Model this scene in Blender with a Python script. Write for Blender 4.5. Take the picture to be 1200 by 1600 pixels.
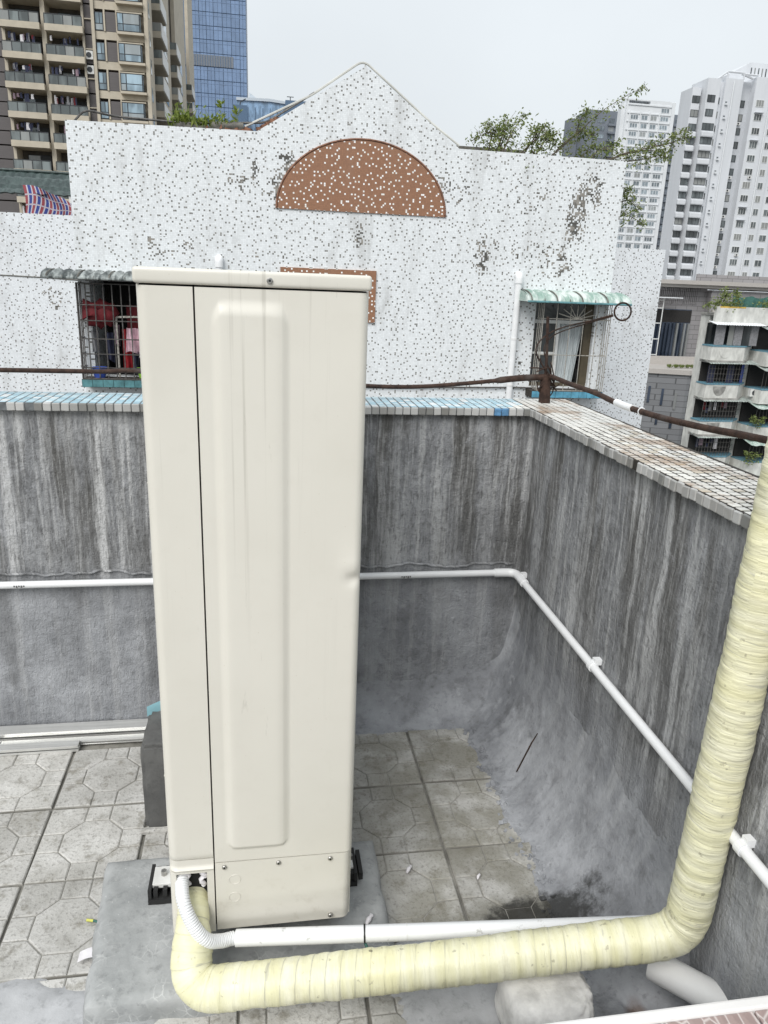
import bpy, bmesh, math, random
from mathutils import Vector, Matrix, noise as mnoise
R = math.radians
random.seed(7)
S = bpy.context.scene
for o in list(bpy.data.objects): bpy.data.objects.remove(o)
COL = S.collection

# ------------------------------------------------------------------ camera
F_PX, PX, PY, CAM_H = 1160.0, 600.0, 800.0, 1.50
ROT = Matrix(((0.98691628, 0.01035059, -0.16090097),
              (-0.15657877, 0.2995851, -0.94113328),
              (0.03846225, 0.95401343, 0.2972861)))
cam_d = bpy.data.cameras.new('camera'); cam = bpy.data.objects.new('camera', cam_d); COL.objects.link(cam)
cam.matrix_world = Matrix.Translation((0, 0, CAM_H)) @ ROT.to_4x4()
cam_d.sensor_fit = 'VERTICAL'; cam_d.sensor_height = 24.0; cam_d.lens = F_PX / 1600 * 24
cam_d.clip_start = 0.02; cam_d.clip_end = 5000
S.camera = cam
S.render.resolution_x, S.render.resolution_y = 768, 1024

# ------------------------------------------------------------------ sky, sun, exposure
SUN_EL, SUN_AZ = R(46), R(212)          # azimuth measured from +Y clockwise: behind the camera, a little left
w = bpy.data.worlds.new('World'); S.world = w; w.use_nodes = True
wn = w.node_tree.nodes; wl = w.node_tree.links
for n in list(wn): wn.remove(n)
wo = wn.new('ShaderNodeOutputWorld'); bg = wn.new('ShaderNodeBackground')
sk = wn.new('ShaderNodeTexSky'); sk.sky_type = 'NISHITA'; sk.sun_disc = False
sk.sun_elevation = SUN_EL; sk.sun_rotation = SUN_AZ; sk.dust_density = 5; sk.air_density = 1.2
mx = wn.new('ShaderNodeMix'); mx.data_type = 'RGBA'
mx.inputs[0].default_value = 0.93
# overcast cloud deck, a little brighter overhead than at the horizon
tc = wn.new('ShaderNodeTexCoord'); sp_ = wn.new('ShaderNodeSeparateXYZ'); wl.new(tc.outputs['Generated'], sp_.inputs[0])
mr = wn.new('ShaderNodeMapRange'); wl.new(sp_.outputs[2], mr.inputs[0])
cd_ = wn.new('ShaderNodeMix'); cd_.data_type = 'RGBA'; wl.new(mr.outputs[0], cd_.inputs[0])
cd_.inputs[6].default_value = (4.9, 5.17, 5.35, 1); cd_.inputs[7].default_value = (6.2, 6.58, 6.85, 1)
cn_ = wn.new('ShaderNodeTexNoise'); cn_.inputs['Scale'].default_value = 2.2; cn_.inputs['Detail'].default_value = 5
wl.new(tc.outputs['Generated'], cn_.inputs['Vector'])
cr_ = wn.new('ShaderNodeMapRange'); wl.new(cn_.outputs['Fac'], cr_.inputs[0]); cr_.inputs[1].default_value = .3; cr_.inputs[2].default_value = .7; cr_.inputs[3].default_value = .95; cr_.inputs[4].default_value = 1.05
cm_ = wn.new('ShaderNodeVectorMath'); cm_.operation = 'SCALE'; wl.new(cd_.outputs[2], cm_.inputs[0]); wl.new(cr_.outputs[0], cm_.inputs['Scale'])
wl.new(cm_.outputs[0], mx.inputs[7])
wl.new(sk.outputs[0], mx.inputs[6]); wl.new(mx.outputs[2], bg.inputs[0])
bg.inputs[1].default_value = 0.1
wl.new(bg.outputs[0], wo.inputs[0])
sl = bpy.data.lights.new('sun', 'SUN'); sl.energy = 1.5; sl.angle = R(35); sl.color = (1, .98, .95)
sun = bpy.data.objects.new('sun', sl); COL.objects.link(sun)
sdir = Vector((math.sin(SUN_AZ) * math.cos(SUN_EL), math.cos(SUN_AZ) * math.cos(SUN_EL), math.sin(SUN_EL)))
sun.rotation_euler = sdir.to_track_quat('Z', 'Y').to_euler()
S.view_settings.view_transform = 'Standard'; S.view_settings.look = 'None'
S.view_settings.exposure = 0.70; S.view_settings.gamma = 1
S.view_settings.use_curve_mapping = False

# ------------------------------------------------------------------ pixel -> place helpers
def ray(px, py): return ROT @ Vector((px - PX, PY - py, -F_PX))
def aty(px, py, Y): r = ray(px, py); t = Y / r.y; return Vector((r.x * t, Y, r.z * t + CAM_H))
def atz(px, py, z): r = ray(px, py); t = (z - CAM_H) / r.z; return Vector((r.x * t, r.y * t, z))
def atx(px, py, x): r = ray(px, py); t = x / r.x; return Vector((x, r.y * t, r.z * t + CAM_H))

# ------------------------------------------------------------------ materials
class G:
    def __init__(s, name, rough=.6, metal=0, spec=.5):
        s.m = bpy.data.materials.new(name); s.m.use_nodes = True
        s.nt = s.m.node_tree; s.b = s.nt.nodes['Principled BSDF']
        s.b.inputs['Roughness'].default_value = rough; s.b.inputs['Metallic'].default_value = metal
        s.b.inputs['Specular IOR Level'].default_value = spec
    def n(s, t, **k):
        x = s.nt.nodes.new(t)
        for a, v in k.items(): setattr(x, a, v)
        return x
    def put(s, sock, v):
        if isinstance(v, bpy.types.NodeSocket): s.nt.links.new(v, sock)
        elif isinstance(v, (tuple, list)) and len(v) == 3 and sock.type == 'RGBA': sock.default_value = (*v, 1)
        else: sock.default_value = v
    def pos(s): return s.n('ShaderNodeNewGeometry').outputs['Position']
    def obj(s): return s.n('ShaderNodeTexCoord').outputs['Object']
    def uv(s): return s.n('ShaderNodeTexCoord').outputs['UV']
    def rnd(s): return s.n('ShaderNodeObjectInfo').outputs['Random']
    def math(s, op, a, b=0.0, c=None, clamp=False):
        x = s.n('ShaderNodeMath', operation=op, use_clamp=clamp); s.put(x.inputs[0], a); s.put(x.inputs[1], b)
        if c is not None: s.put(x.inputs[2], c)
        return x.outputs[0]
    def vm(s, op, a, b):
        x = s.n('ShaderNodeVectorMath', operation=op); s.put(x.inputs[0], a); s.put(x.inputs[1], b); return x.outputs[0]
    def sep(s, v): x = s.n('ShaderNodeSeparateXYZ'); s.put(x.inputs[0], v); return x.outputs
    def comb(s, a, b, c=0.0):
        x = s.n('ShaderNodeCombineXYZ')
        for i, v in enumerate((a, b, c)): s.put(x.inputs[i], v)
        return x.outputs[0]
    def noise(s, v, scale=5, detail=4, rough=.55, dist=0):
        x = s.n('ShaderNodeTexNoise'); s.put(x.inputs['Vector'], v)
        for k, q in (('Scale', scale), ('Detail', detail), ('Roughness', rough), ('Distortion', dist)): x.inputs[k].default_value = q
        return x.outputs['Fac']
    def vor(s, v, scale, feature='F1', rand=1):
        x = s.n('ShaderNodeTexVoronoi', feature=feature); s.put(x.inputs['Vector'], v); x.inputs['Scale'].default_value = scale
        x.inputs['Randomness'].default_value = rand
        return x
    def white(s, v):
        x = s.n('ShaderNodeTexWhiteNoise', noise_dimensions='3D'); s.put(x.inputs['Vector'], v); return x.outputs['Value']
    def ss(s, v, a, b, lo=0., hi=1.):
        x = s.n('ShaderNodeMapRange', interpolation_type='SMOOTHSTEP'); s.put(x.inputs[0], v)
        for i, q in enumerate((a, b, lo, hi)): x.inputs[i + 1].default_value = q
        return x.outputs[0]
    def mix(s, f, a, b, blend='MIX'):
        x = s.n('ShaderNodeMix', data_type='RGBA', blend_type=blend); s.put(x.inputs[0], f); s.put(x.inputs[6], a); s.put(x.inputs[7], b)
        return x.outputs[2]
    def col(s, c): s.put(s.b.inputs['Base Color'], c)
    def rough(s, v): s.put(s.b.inputs['Roughness'], v)
    def bump(s, h, strength=.3, dist=.01):
        x = s.n('ShaderNodeBump'); x.inputs['Strength'].default_value = strength; x.inputs['Distance'].default_value = dist
        s.put(x.inputs['Height'], h); s.nt.links.new(x.outputs[0], s.b.inputs['Normal'])

def simple(name, c, rough=.6, var=.15, scale=8, metal=0, bump=0, bscale=60, spec=.5, rnd=0, stretch=(1, 1, 1)):
    g = G(name, rough, metal, spec); v = g.vm('MULTIPLY', g.pos(), stretch)
    f = g.noise(v, scale, 5, .6)
    lo = tuple(max(0, q * (1 - var)) for q in c); hi = tuple(min(1, q * (1 + var)) for q in c)
    k = g.mix(g.ss(f, .3, .7), lo, hi)
    if rnd:
        r = g.math('MULTIPLY_ADD', g.rnd(), 2 * rnd, 1 - rnd)
        k = g.mix(1.0, k, g.comb(r, r, r), 'MULTIPLY')
    g.col(k)
    if bump: g.bump(g.noise(v, bscale, 3), bump, .004)
    return g.m

def glass(name, c, rough=.08, rnd=.25):
    g = G(name, rough, 0, .8); r = g.math('MULTIPLY_ADD', g.rnd(), 2 * rnd, 1 - rnd)
    f = g.noise(g.vm('MULTIPLY', g.pos(), (1, 1, .35)), .9, 2)
    k = g.mix(g.ss(f, .4, .65), c, tuple(min(1, q * 1.7 + .02) for q in c))
    k = g.mix(1.0, k, g.comb(r, r, r), 'MULTIPLY')
    k = g.mix(g.math('MULTIPLY', g.math('GREATER_THAN', g.white(g.comb(g.rnd(), .3, .7)), .74), .6), k, (.34, .345, .33))   # drawn curtains
    g.col(k); return g.m

def mosaic(name, cell, base, spot, prob, grout, blobs=(), axis='x', streak=.45, damage=True):
    g = G(name, .4); P = g.pos(); X, Yy, Z = g.sep(P)
    u = g.math('DIVIDE', X if axis == 'x' else Yy, cell); v = g.math('DIVIDE', Z, cell)
    fu = g.math('FLOOR', u); fv = g.math('FLOOR', v)
    cellv = g.comb(fu, fv, 0.5); r = g.white(cellv)
    r2 = g.white(g.comb(fu, fv, 7.5))
    su = g.math('FLOOR', g.math('DIVIDE', fu, 3)); sv = g.math('FLOOR', g.math('DIVIDE', fv, 3))
    mu = g.math('SUBTRACT', fu, g.math('MULTIPLY', su, 3)); mv = g.math('SUBTRACT', fv, g.math('MULTIPLY', sv, 3))
    ru = g.math('FLOOR', g.math('MULTIPLY', g.white(g.comb(su, sv, 1.5)), 3)); rv = g.math('FLOOR', g.math('MULTIPLY', g.white(g.comb(su, sv, 2.5)), 3))
    hit = g.math('MULTIPLY', g.math('COMPARE', mu, ru, .1), g.math('COMPARE', mv, rv, .1))
    isd = g.math('MULTIPLY', hit, g.math('LESS_THAN', g.white(g.comb(su, sv, 3.5)), prob * 9))
    tone = g.math('MULTIPLY_ADD', r2, .16, .90)
    c = g.mix(1.0, base, g.comb(tone, tone, tone), 'MULTIPLY')
    c = g.mix(isd, c, g.mix(r2, spot, tuple(min(1, q * 1.9 + .015) for q in spot)))
    # grout lines
    gu = g.math('ABSOLUTE', g.math('SUBTRACT', g.math('FRACT', u), .5)); gv = g.math('ABSOLUTE', g.math('SUBTRACT', g.math('FRACT', v), .5))
    gm = g.math('GREATER_THAN', g.math('MAXIMUM', gu, gv), .455)
    c = g.mix(gm, c, grout)
    # weathering: broad grey dirt and drips
    d1 = g.noise(g.comb(X if axis == 'x' else Yy, 0.3, g.math('MULTIPLY', Z, .22)), 3.2, 6, .65)
    d2 = g.noise(P, .7, 5, .6)
    c = g.mix(g.math('MULTIPLY', g.math('MULTIPLY', g.ss(d1, .45, .75), g.ss(d2, .35, .65)), streak), c, (.27, .26, .24))
    if damage:
        cp = g.comb(g.math('MULTIPLY', fu, cell), g.math('MULTIPLY', fv, cell), 1.7)
        nz = g.noise(g.vm('MULTIPLY', cp, (1, .7, 1)), 5.5, 7, .78)
        acc = g.math('MULTIPLY', g.ss(d2, .5, .7), .05)
        for (bx, bz, rx, rz, s_) in blobs:
            dx = g.math('DIVIDE', g.math('SUBTRACT', X, bx), rx); dz = g.math('DIVIDE', g.math('SUBTRACT', Z, bz), rz)
            q = g.math('ADD', g.math('MULTIPLY', dx, dx), g.math('MULTIPLY', dz, dz))
            e = g.math('MULTIPLY', g.ss(q, 0, 1, 1, 0), s_)
            acc = g.math('MAXIMUM', acc, e)
        t = g.math('ADD', g.math('ADD', nz, acc), g.math('MULTIPLY', r2, .24))
        ms = g.math('GREATER_THAN', t, .91)
        dc = g.mix(g.ss(g.noise(P, 9, 3), .4, .6), (.08, .078, .07), (.30, .28, .25))
        c = g.mix(ms, c, dc)
    g.col(c)
    return g.m

def low_cement(g, P):
    # trowelled bluish render common to the foot of the walls and the fillet
    bl = g.noise(P, 4, 6, .62); b2 = g.noise(P, 11, 6, .68); fine = g.noise(P, 42, 6, .72)
    tr = g.noise(g.vm('MULTIPLY', P, (9, 9, 14)), 1, 5, .65)
    k = g.mix(g.ss(bl, .32, .68), (.225, .233, .250), (.40, .412, .436))
    k = g.mix(g.math('MULTIPLY', g.ss(b2, .5, .7), .5), k, (.13, .133, .14))
    k = g.mix(g.math('MULTIPLY', g.ss(b2, .26, .42, 1, 0), .45), k, (.55, .565, .595))
    k = g.mix(g.math('MULTIPLY', g.ss(tr, .54, .7), .35), k, (.12, .12, .125))
    k = g.mix(g.math('MULTIPLY', g.ss(fine, .52, .70), .40), k, (.09, .09, .09))
    return k, bl, b2, fine, tr
def wall_cement():
    g = G('weathered_cement', .82, 0, .35); P = g.pos(); X, Yy, Z = g.sep(P)
    u = g.math('ADD', X, Yy)
    warp = g.math('MULTIPLY', g.noise(P, 9, 4), .008)
    uw = g.math('ADD', u, warp)
    s1 = g.noise(g.comb(g.math('MULTIPLY', uw, 26), g.math('MULTIPLY', Z, 1.1), 0), 1, 4, .6)       # narrow drips
    s2 = g.noise(g.comb(g.math('MULTIPLY', uw, 7.5), g.math('MULTIPLY', Z, .9), 4), 1, 5, .6)       # broad drips
    s3 = g.noise(g.comb(g.math('MULTIPLY', uw, 75), g.math('MULTIPLY', Z, 3.0), 9), 1, 3, .6)      # hairline
    bl = g.noise(P, 4.5, 6, .62)
    fine = g.noise(P, 38, 6, .7)
    grit = g.noise(P, 170, 3, .6)
    sf = g.noise(g.comb(g.math('MULTIPLY', u, 120), g.math('MULTIPLY', Z, 26), 2), 1, 4, .65)     # short scratchy texture
    zs_ = g.math('ADD', Z, g.math('ADD', g.math('MULTIPLY', g.math('GREATER_THAN', X, .875), .13), g.math('MULTIPLY_ADD', s2, .16, -.08)))
    up = g.ss(zs_, .46, .62)
    base = g.mix(g.ss(bl, .33, .68), (.19, .195, .204), (.34, .348, .362))
    base = g.mix(g.math('MULTIPLY', g.math('MULTIPLY', up, g.ss(s2, .45, .60)), g.ss(Z, .35, 1.05, .45, 1.0)), base, (.105, .103, .098))
    brd = g.ss(g.noise(g.comb(g.math('MULTIPLY', uw, 4.5), g.math('MULTIPLY', Z, .7), 12), 1, 3), .38, .62, .25, 1)
    dr = g.math('MULTIPLY', g.math('MULTIPLY', g.ss(s1, .47, .62), brd), g.math('MULTIPLY_ADD', up, .80, .12))
    base = g.mix(dr, base, (.56, .565, .57))
    base = g.mix(g.math('MULTIPLY', g.math('MULTIPLY', g.ss(s3, .50, .68), up), .45), base, (.52, .525, .53))
    base = g.mix(g.math('MULTIPLY', g.ss(sf, .50, .68), g.math('MULTIPLY_ADD', up, .30, .22)), base, (.07, .07, .068))
    base = g.mix(g.math('MULTIPLY', g.ss(sf, .30, .46, 1, 0), g.math('MULTIPLY_ADD', up, .22, .10)), base, (.50, .505, .51))
    base = g.mix(g.math('MULTIPLY', g.ss(fine, .50, .70), .40), base, (.08, .08, .08))
    base = g.mix(g.math('MULTIPLY', g.ss(g.noise(P, 21, 5, .7), .55, .72), .32), base, (.50, .51, .535))
    lowk = low_cement(g, P)[0]; lowk = g.mix(g.math('MULTIPLY', g.ss(s1, .48, .66), .40), lowk, (.50, .505, .515)); lowk = g.mix(g.math('MULTIPLY', g.ss(s2, .50, .66), .45), lowk, (.11, .11, .11))
    base = g.mix(g.math('MULTIPLY_ADD', up, .9, .1), lowk, base)
    # black mould at the foot of the fillet, where water stands
    dx = g.math('DIVIDE', g.math('SUBTRACT', X, .68), .16); dy = g.math('DIVIDE', g.math('SUBTRACT', Yy, 1.37), .065)
    q = g.math('ADD', g.math('ADD', g.math('MULTIPLY', dx, dx), g.math('MULTIPLY', dy, dy)), g.math('MULTIPLY_ADD', bl, 3.0, -1.5))
    base = g.mix(g.math('MULTIPLY', g.ss(q, .3, 1.1, 1, 0), .88), base, (.022, .022, .02))
    g.col(base)
    h = g.math('ADD', g.math('MULTIPLY', fine, .7), g.math('ADD', g.math('MULTIPLY', grit, .35), g.math('MULTIPLY', bl, 1.2)))
    g.bump(g.math('ADD', h, g.math('MULTIPLY', sf, .6)), .8, .012)
    return g.m

def fillet_mat():
    g = G('trowelled_fillet', .7, 0, .4); P = g.pos(); X, Yy, Z = g.sep(P)
    k, bl, b2, fine, tr = low_cement(g, P)
    st_ = g.noise(g.comb(g.math('MULTIPLY', g.math('ADD', X, Yy), 24), Z, 0), 1, 4)
    k = g.mix(g.math('MULTIPLY', g.math('MULTIPLY', g.ss(st_, .48, .68), g.ss(Z, .08, .36)), g.math('MULTIPLY', g.ss(X, .76, .86), .55)), k, (.50, .51, .525))
    dx = g.math('DIVIDE', g.math('SUBTRACT', X, .70), .14); dy = g.math('DIVIDE', g.math('SUBTRACT', Yy, 1.37), .085)
    q = g.math('ADD', g.math('ADD', g.math('MULTIPLY', dx, dx), g.math('MULTIPLY', dy, dy)), g.math('MULTIPLY_ADD', g.noise(P, 12, 6, .75), 3.4, -1.7))
    k = g.mix(g.math('MULTIPLY', g.ss(q, .3, 1.2, 1, 0), .88), k, (.025, .025, .023))
    # rust bleeding from the stub pipe
    dx = g.math('DIVIDE', g.math('SUBTRACT', X, .775), .035); dy = g.math('DIVIDE', g.math('SUBTRACT', Yy, 1.05), .08)
    q = g.math('ADD', g.math('ADD', g.math('MULTIPLY', dx, dx), g.math('MULTIPLY', dy, dy)), g.math('MULTIPLY_ADD', bl, 2.0, -1.0))
    k = g.mix(g.math('MULTIPLY', g.ss(q, .2, 1.1, 1, 0), .8), k, (.16, .075, .03))
    g.col(k); g.bump(g.math('ADD', g.math('MULTIPLY', fine, .5), g.math('ADD', g.math('MULTIPLY', b2, .8), g.math('MULTIPLY', tr, .5))), .7, .010)
    return g.m

def floor_tile_mat():
    g = G('cement_paver', .85, 0, .3); P = g.pos(); X, Yy, Z = g.sep(P)
    a = g.noise(P, 5, 6, .65); b = g.noise(P, 26, 5, .7); c = g.noise(P, 120, 3, .6)
    k = g.mix(g.ss(a, .32, .68), (.40, .392, .366), (.60, .592, .568))
    k = g.mix(g.math('MULTIPLY', g.ss(b, .5, .72), .5), k, (.17, .16, .14))
    d = g.noise(P, 13, 6, .7); k = g.mix(g.math('MULTIPLY', g.ss(d, .52, .68), .55), k, (.24, .222, .18))
    k = g.mix(g.math('MULTIPLY', g.ss(d, .28, .42, 1, 0), .5), k, (.68, .675, .66))
    k = g.mix(g.math('MULTIPLY', g.ss(c, .52, .68), .40), k, (.12, .11, .10))
    k = g.mix(g.math('MULTIPLY', g.ss(c, .2, .38, 1, 0), .3), k, (.62, .61, .58))
    # algae film on the side that stays damp
    wet = g.math('MULTIPLY', g.ss(g.math('ADD', X, g.math('MULTIPLY_ADD', a, .5, -.25)), .05, .45), g.ss(g.noise(P, 9, 4), .3, .6))
    k = g.mix(g.math('MULTIPLY', wet, .62), k, (.20, .19, .145))
    dx = g.math('DIVIDE', g.math('SUBTRACT', X, .66), .15); dy = g.math('DIVIDE', g.math('SUBTRACT', Yy, 1.37), .085)
    q = g.math('ADD', g.math('ADD', g.math('MULTIPLY', dx, dx), g.math('MULTIPLY', dy, dy)), g.math('MULTIPLY_ADD', g.noise(P, 14, 5, .7), 3.0, -1.5))
    k = g.mix(g.math('MULTIPLY', g.ss(q, .3, 1.1, 1, 0), .88), k, (.03, .029, .026))
    r = g.math('MULTIPLY_ADD', g.rnd(), .22, .89)
    g.col(g.mix(1.0, k, g.comb(r, r, r), 'MULTIPLY'))
    g.bump(g.math('ADD', g.math('MULTIPLY', b, .8), g.math('MULTIPLY', c, .5)), .55, .006)
    return g.m

def cement_smooth(name, c1, c2, crackle=False):
    g = G(name, .75, 0, .35); P = g.pos()
    a = g.noise(P, 6, 6, .65); b = g.noise(P, 40, 5, .7)
    k = g.mix(g.ss(a, .32, .68), c1, c2)
    k = g.mix(g.math('MULTIPLY', g.ss(b, .5, .72), .45), k, tuple(q * .5 for q in c1))
    if crackle:
        X, Yy, Z = g.sep(P)
        e = g.vor(g.vm('ADD', P, g.comb(g.math('MULTIPLY', a, .05), g.math('MULTIPLY', b, .02))), 42, 'DISTANCE_TO_EDGE').outputs['Distance']
        reg = g.math('MULTIPLY', g.ss(g.noise(P, 7, 3), .42, .6), g.ss(Yy, 1.25, 1.5, 1, .15))
        k = g.mix(g.math('MULTIPLY', g.math('MULTIPLY', g.ss(e, .02, .07, 1, 0), reg), .6), k, (.60, .61, .60))
        k = g.mix(g.ss(g.vor(P, 60).outputs['Distance'], .05, .10, .55, 0), k, (.7, .7, .68))
    g.col(k); g.bump(g.math('ADD', a, g.math('MULTIPLY', b, .5)), .5, .006)
    return g.m

def ac_paint():
    g = G('cream_enamel', .32, 0, .5); P = g.pos(); X, Yy, Z = g.sep(P)
    s1 = g.noise(g.comb(g.math('MULTIPLY', X, 55), g.math('MULTIPLY', Yy, 20), g.math('MULTIPLY', Z, 1.0)), 1, 4, .6)
    a = g.noise(P, 3.5, 3)
    k = g.mix(g.ss(a, .3, .7), (.655, .632, .565), (.69, .668, .602))
    st = g.math('MULTIPLY', g.ss(s1, .56, .72), g.ss(g.math('ADD', Z, g.math('MULTIPLY', a, .9)), 1.05, 1.95))
    k = g.mix(g.math('MULTIPLY', st, .48), k, (.40, .38, .33))
    k = g.mix(g.ss(g.vor(P, 38).outputs['Distance'], .02, .05, .35, 0), k, (.45, .40, .30))
    gr = g.noise(P, 26, 6, .7); k = g.mix(g.math('MULTIPLY', g.math('MULTIPLY', g.ss(gr, .5, .72), g.ss(Z, .12, .36, 1, .12)), .35), k, (.42, .385, .31))
    k = g.mix(g.math('MULTIPLY', g.ss(g.noise(g.vm('MULTIPLY', P, (60, 60, 9)), 1, 4, .7), .66, .74), .28), k, (.36, .34, .29))
    g.col(k); g.rough(g.math('MULTIPLY_ADD', s1, .2, .24))
    g.bump(g.noise(P, 6, 2), .10, .01)
    return g.m

def wrap_mat():
    g = G('yellow_wrap_tape', .42, 0, .5); U = g.uv(); s_, a_, _ = g.sep(U); P = g.pos()
    ph = g.math('ADD', g.math('MULTIPLY', s_, 1 / .030), a_)
    ft = g.math('FRACT', ph); fl = g.math('FLOOR', ph)
    rnd = g.white(g.comb(fl, .5, .5))
    k = g.mix(g.ss(g.noise(g.comb(g.math('MULTIPLY', s_, 26), 0.0, 0.0), 1, 3), .35, .65), (.71, .69, .45), (.80, .785, .60))
    k = g.mix(g.math('MULTIPLY', g.ss(g.noise(P, 7, 3), .45, .7), .5), k, (.84, .80, .48))
    seam = g.math('MULTIPLY', g.ss(ft, .03, .11, 1, 0), g.ss(g.noise(P, 8, 3), .42, .62))
    k = g.mix(g.math('MULTIPLY', seam, .62), k, (.40, .395, .33))
    bd = g.noise(g.comb(g.math('MULTIPLY', g.math('ADD', s_, g.math('MULTIPLY', a_, .03)), 30), g.math('MULTIPLY', a_, 1.5), 5), 1, 3)
    k = g.mix(g.ss(bd, .66, .70, 0, .55), k, (.42, .415, .36))
    wr = g.noise(g.comb(g.math('MULTIPLY', s_, 240), g.math('MULTIPLY', a_, 6), 0), 1, 4, .6)
    k = g.mix(g.math('MULTIPLY', g.ss(wr, .55, .72), .22), k, (.45, .44, .30))
    v = g.vor(P, 24); cc = g.sep(v.outputs['Color'])
    spot = g.math('MULTIPLY', g.math('LESS_THAN', v.outputs['Distance'], g.math('MULTIPLY', cc[1], .14)), g.math('GREATER_THAN', cc[0], .80))
    k = g.mix(g.math('MULTIPLY', spot, .75), k, (.16, .15, .10))
    k = g.mix(g.math('MULTIPLY', g.ss(g.noise(P, 60, 4), .64, .72), .5), k, (.22, .20, .14))
    k = g.mix(g.math('MULTIPLY', g.ss(g.noise(P, 11, 5, .7), .52, .70), .30), k, (.50, .46, .30))
    g.col(k)
    w2 = g.noise(g.comb(g.math('MULTIPLY', s_, 110), g.math('MULTIPLY', a_, 3), 3), 1, 3, .5)
    g.bump(g.math('ADD', g.math('MULTIPLY', wr, .5), g.math('ADD', w2, g.math('MULTIPLY', ft, .6))), .7, .004)
    return g.m

def rust(name='rusted_iron', c1=(.035, .022, .018), c2=(.075, .045, .034)):
    g = G(name, .8, .2, .3); P = g.pos()
    k = g.mix(g.ss(g.noise(P, 45, 6, .7), .35, .65), c1, c2)
    k = g.mix(g.ss(g.noise(P, 15, 4), .55, .7, 0, .6), k, (.085, .072, .066))
    g.col(k); g.bump(g.noise(P, 150, 4), .6, .003); return g.m

def coping_mat(name, cols, rust_amt):
    g = G(name, .3, 0, .5); P = g.pos(); r = g.rnd()
    k = g.mix(g.ss(r, .2, .8), cols[0], cols[1])
    k = g.mix(g.math('GREATER_THAN', r, .86), k, cols[2])
    f = g.noise(P, 7, 5, .65)
    k = g.mix(g.math('MULTIPLY', g.ss(f, .49, .62), rust_amt), k, (.33, .215, .13))
    k = g.mix(g.math('MULTIPLY', g.ss(g.noise(P, 60, 4), .55, .75), .4), k, (.28, .27, .25))
    g.col(k); return g.m

def corr_mat(name, c1, c2):
    g = G(name, .45); P = g.pos()
    k = g.mix(g.ss(g.noise(g.vm('MULTIPLY', P, (9, 2, 2)), 1.2, 5, .65), .38, .62), c1, c2)
    g.col(k); return g.m

def tarp_mat():
    g = G('striped_tarpaulin', .7); u = g.math('FRACT', g.math('MULTIPLY', g.sep(g.uv())[0], 7)); v = g.math('FRACT', g.math('MULTIPLY', g.sep(g.uv())[1], 3))
    k = g.mix(g.math('GREATER_THAN', u, .34), (.26, .05, .06), (.46, .46, .50))
    k = g.mix(g.math('GREATER_THAN', u, .5), k, (.03, .05, .22))
    k = g.mix(g.math('GREATER_THAN', u, .86), k, (.46, .46, .50))
    k = g.mix(g.math('LESS_THAN', v, .14), k, (.42, .38, .42))
    g.col(k); return g.m

def leaf_mat(name, c1, c2):
    g = G(name, .5); r = g.white(g.vm('FLOOR' if False else 'MULTIPLY', g.pos(), (1, 1, 1)))
    k = g.mix(g.ss(g.noise(g.pos(), 14, 3), .35, .65), c1, c2)
    g.col(k)
    g.b.inputs['Subsurface Weight'].default_value = 0
    tr = g.n('ShaderNodeBsdfTranslucent'); g.put(tr.inputs[0], k)
    ms = g.n('ShaderNodeMixShader'); ms.inputs[0].default_value = .3
    g.nt.links.new(g.b.outputs[0], ms.inputs[1]); g.nt.links.new(tr.outputs[0], ms.inputs[2])
    g.nt.links.new(ms.outputs[0], g.nt.nodes['Material Output'].inputs[0])
    return g.m

def pink_mat():
    g = G('pink_relief_tile', .35); P = g.pos()
    v = g.vor(g.vm('MULTIPLY', P, (1, .7, 1)), 45, 'DISTANCE_TO_EDGE').outputs['Distance']
    n = g.noise(P, 60, 4)
    k = g.mix(g.ss(g.math('ADD', v, g.math('MULTIPLY', n, .06)), .03, .13), (.62, .56, .54), (.36, .275, .26))
    g.col(k); g.bump(v, .8, .004); return g.m

M = {}
M['cement'] = wall_cement(); M['paver'] = floor_tile_mat()
M['pad'] = cement_smooth('pad_cement', (.29, .30, .30), (.44, .45, .448), True)
M['patch'] = cement_smooth('patch_cement', (.38, .386, .395), (.52, .527, .54))
M['block'] = cement_smooth('dark_block', (.10, .10, .098), (.16, .16, .155))
M['bed'] = cement_smooth('joint_bed', (.13, .125, .11), (.30, .29, .26))
M['groove'] = cement_smooth('paver_groove', (.24, .23, .205), (.42, .41, .38))
M['fillet'] = fillet_mat()
M['stone'] = simple('broken_stone', (.68, .67, .655), .85, .25, 14, bump=.6, bscale=50)
M['ac'] = ac_paint(); M['dark'] = simple('dark_cavity', (.012, .012, .012), .8)
M['rubber'] = simple('black_rubber', (.018, .018, .018), .6)
M['steel'] = simple('screw_steel', (.45, .44, .42), .35, .2, 90, metal=.9)
M['pvc'] = None
g = G('white_pvc', .3); P_ = g.pos(); k_ = g.mix(g.math('MULTIPLY', g.ss(g.noise(P_, 30, 5, .7), .60, .70), .6), (.80, .81, .82), (.33, .32, .29)); g.col(k_); M['pvc'] = g.m
M['pvcclean'] = simple('white_conduit', (.80, .81, .82), .3, .04)
M['grey_pvc'] = simple('grey_white_pvc', (.76, .76, .755), .35, .05)
M['wrap'] = wrap_mat(); M['rust'] = rust(); M['wire'] = rust('dark_wire', (.02, .015, .013), (.06, .035, .025))
M['ctile'] = coping_mat('white_coping_tile', ((.63, .615, .57), (.76, .745, .70), (.56, .51, .42)), .75)
M['btile'] = coping_mat('blue_coping_tile', ((.33, .52, .61), (.50, .65, .71), (.70, .74, .75)), .12)
M['etile'] = coping_mat('grey_edge_tile', ((.34, .34, .33), (.50, .50, .49), (.22, .22, .21)), .05)
M['blueedge'] = simple('blue_glazed_tile', (.12, .27, .46), .3, .3, 60)
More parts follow.
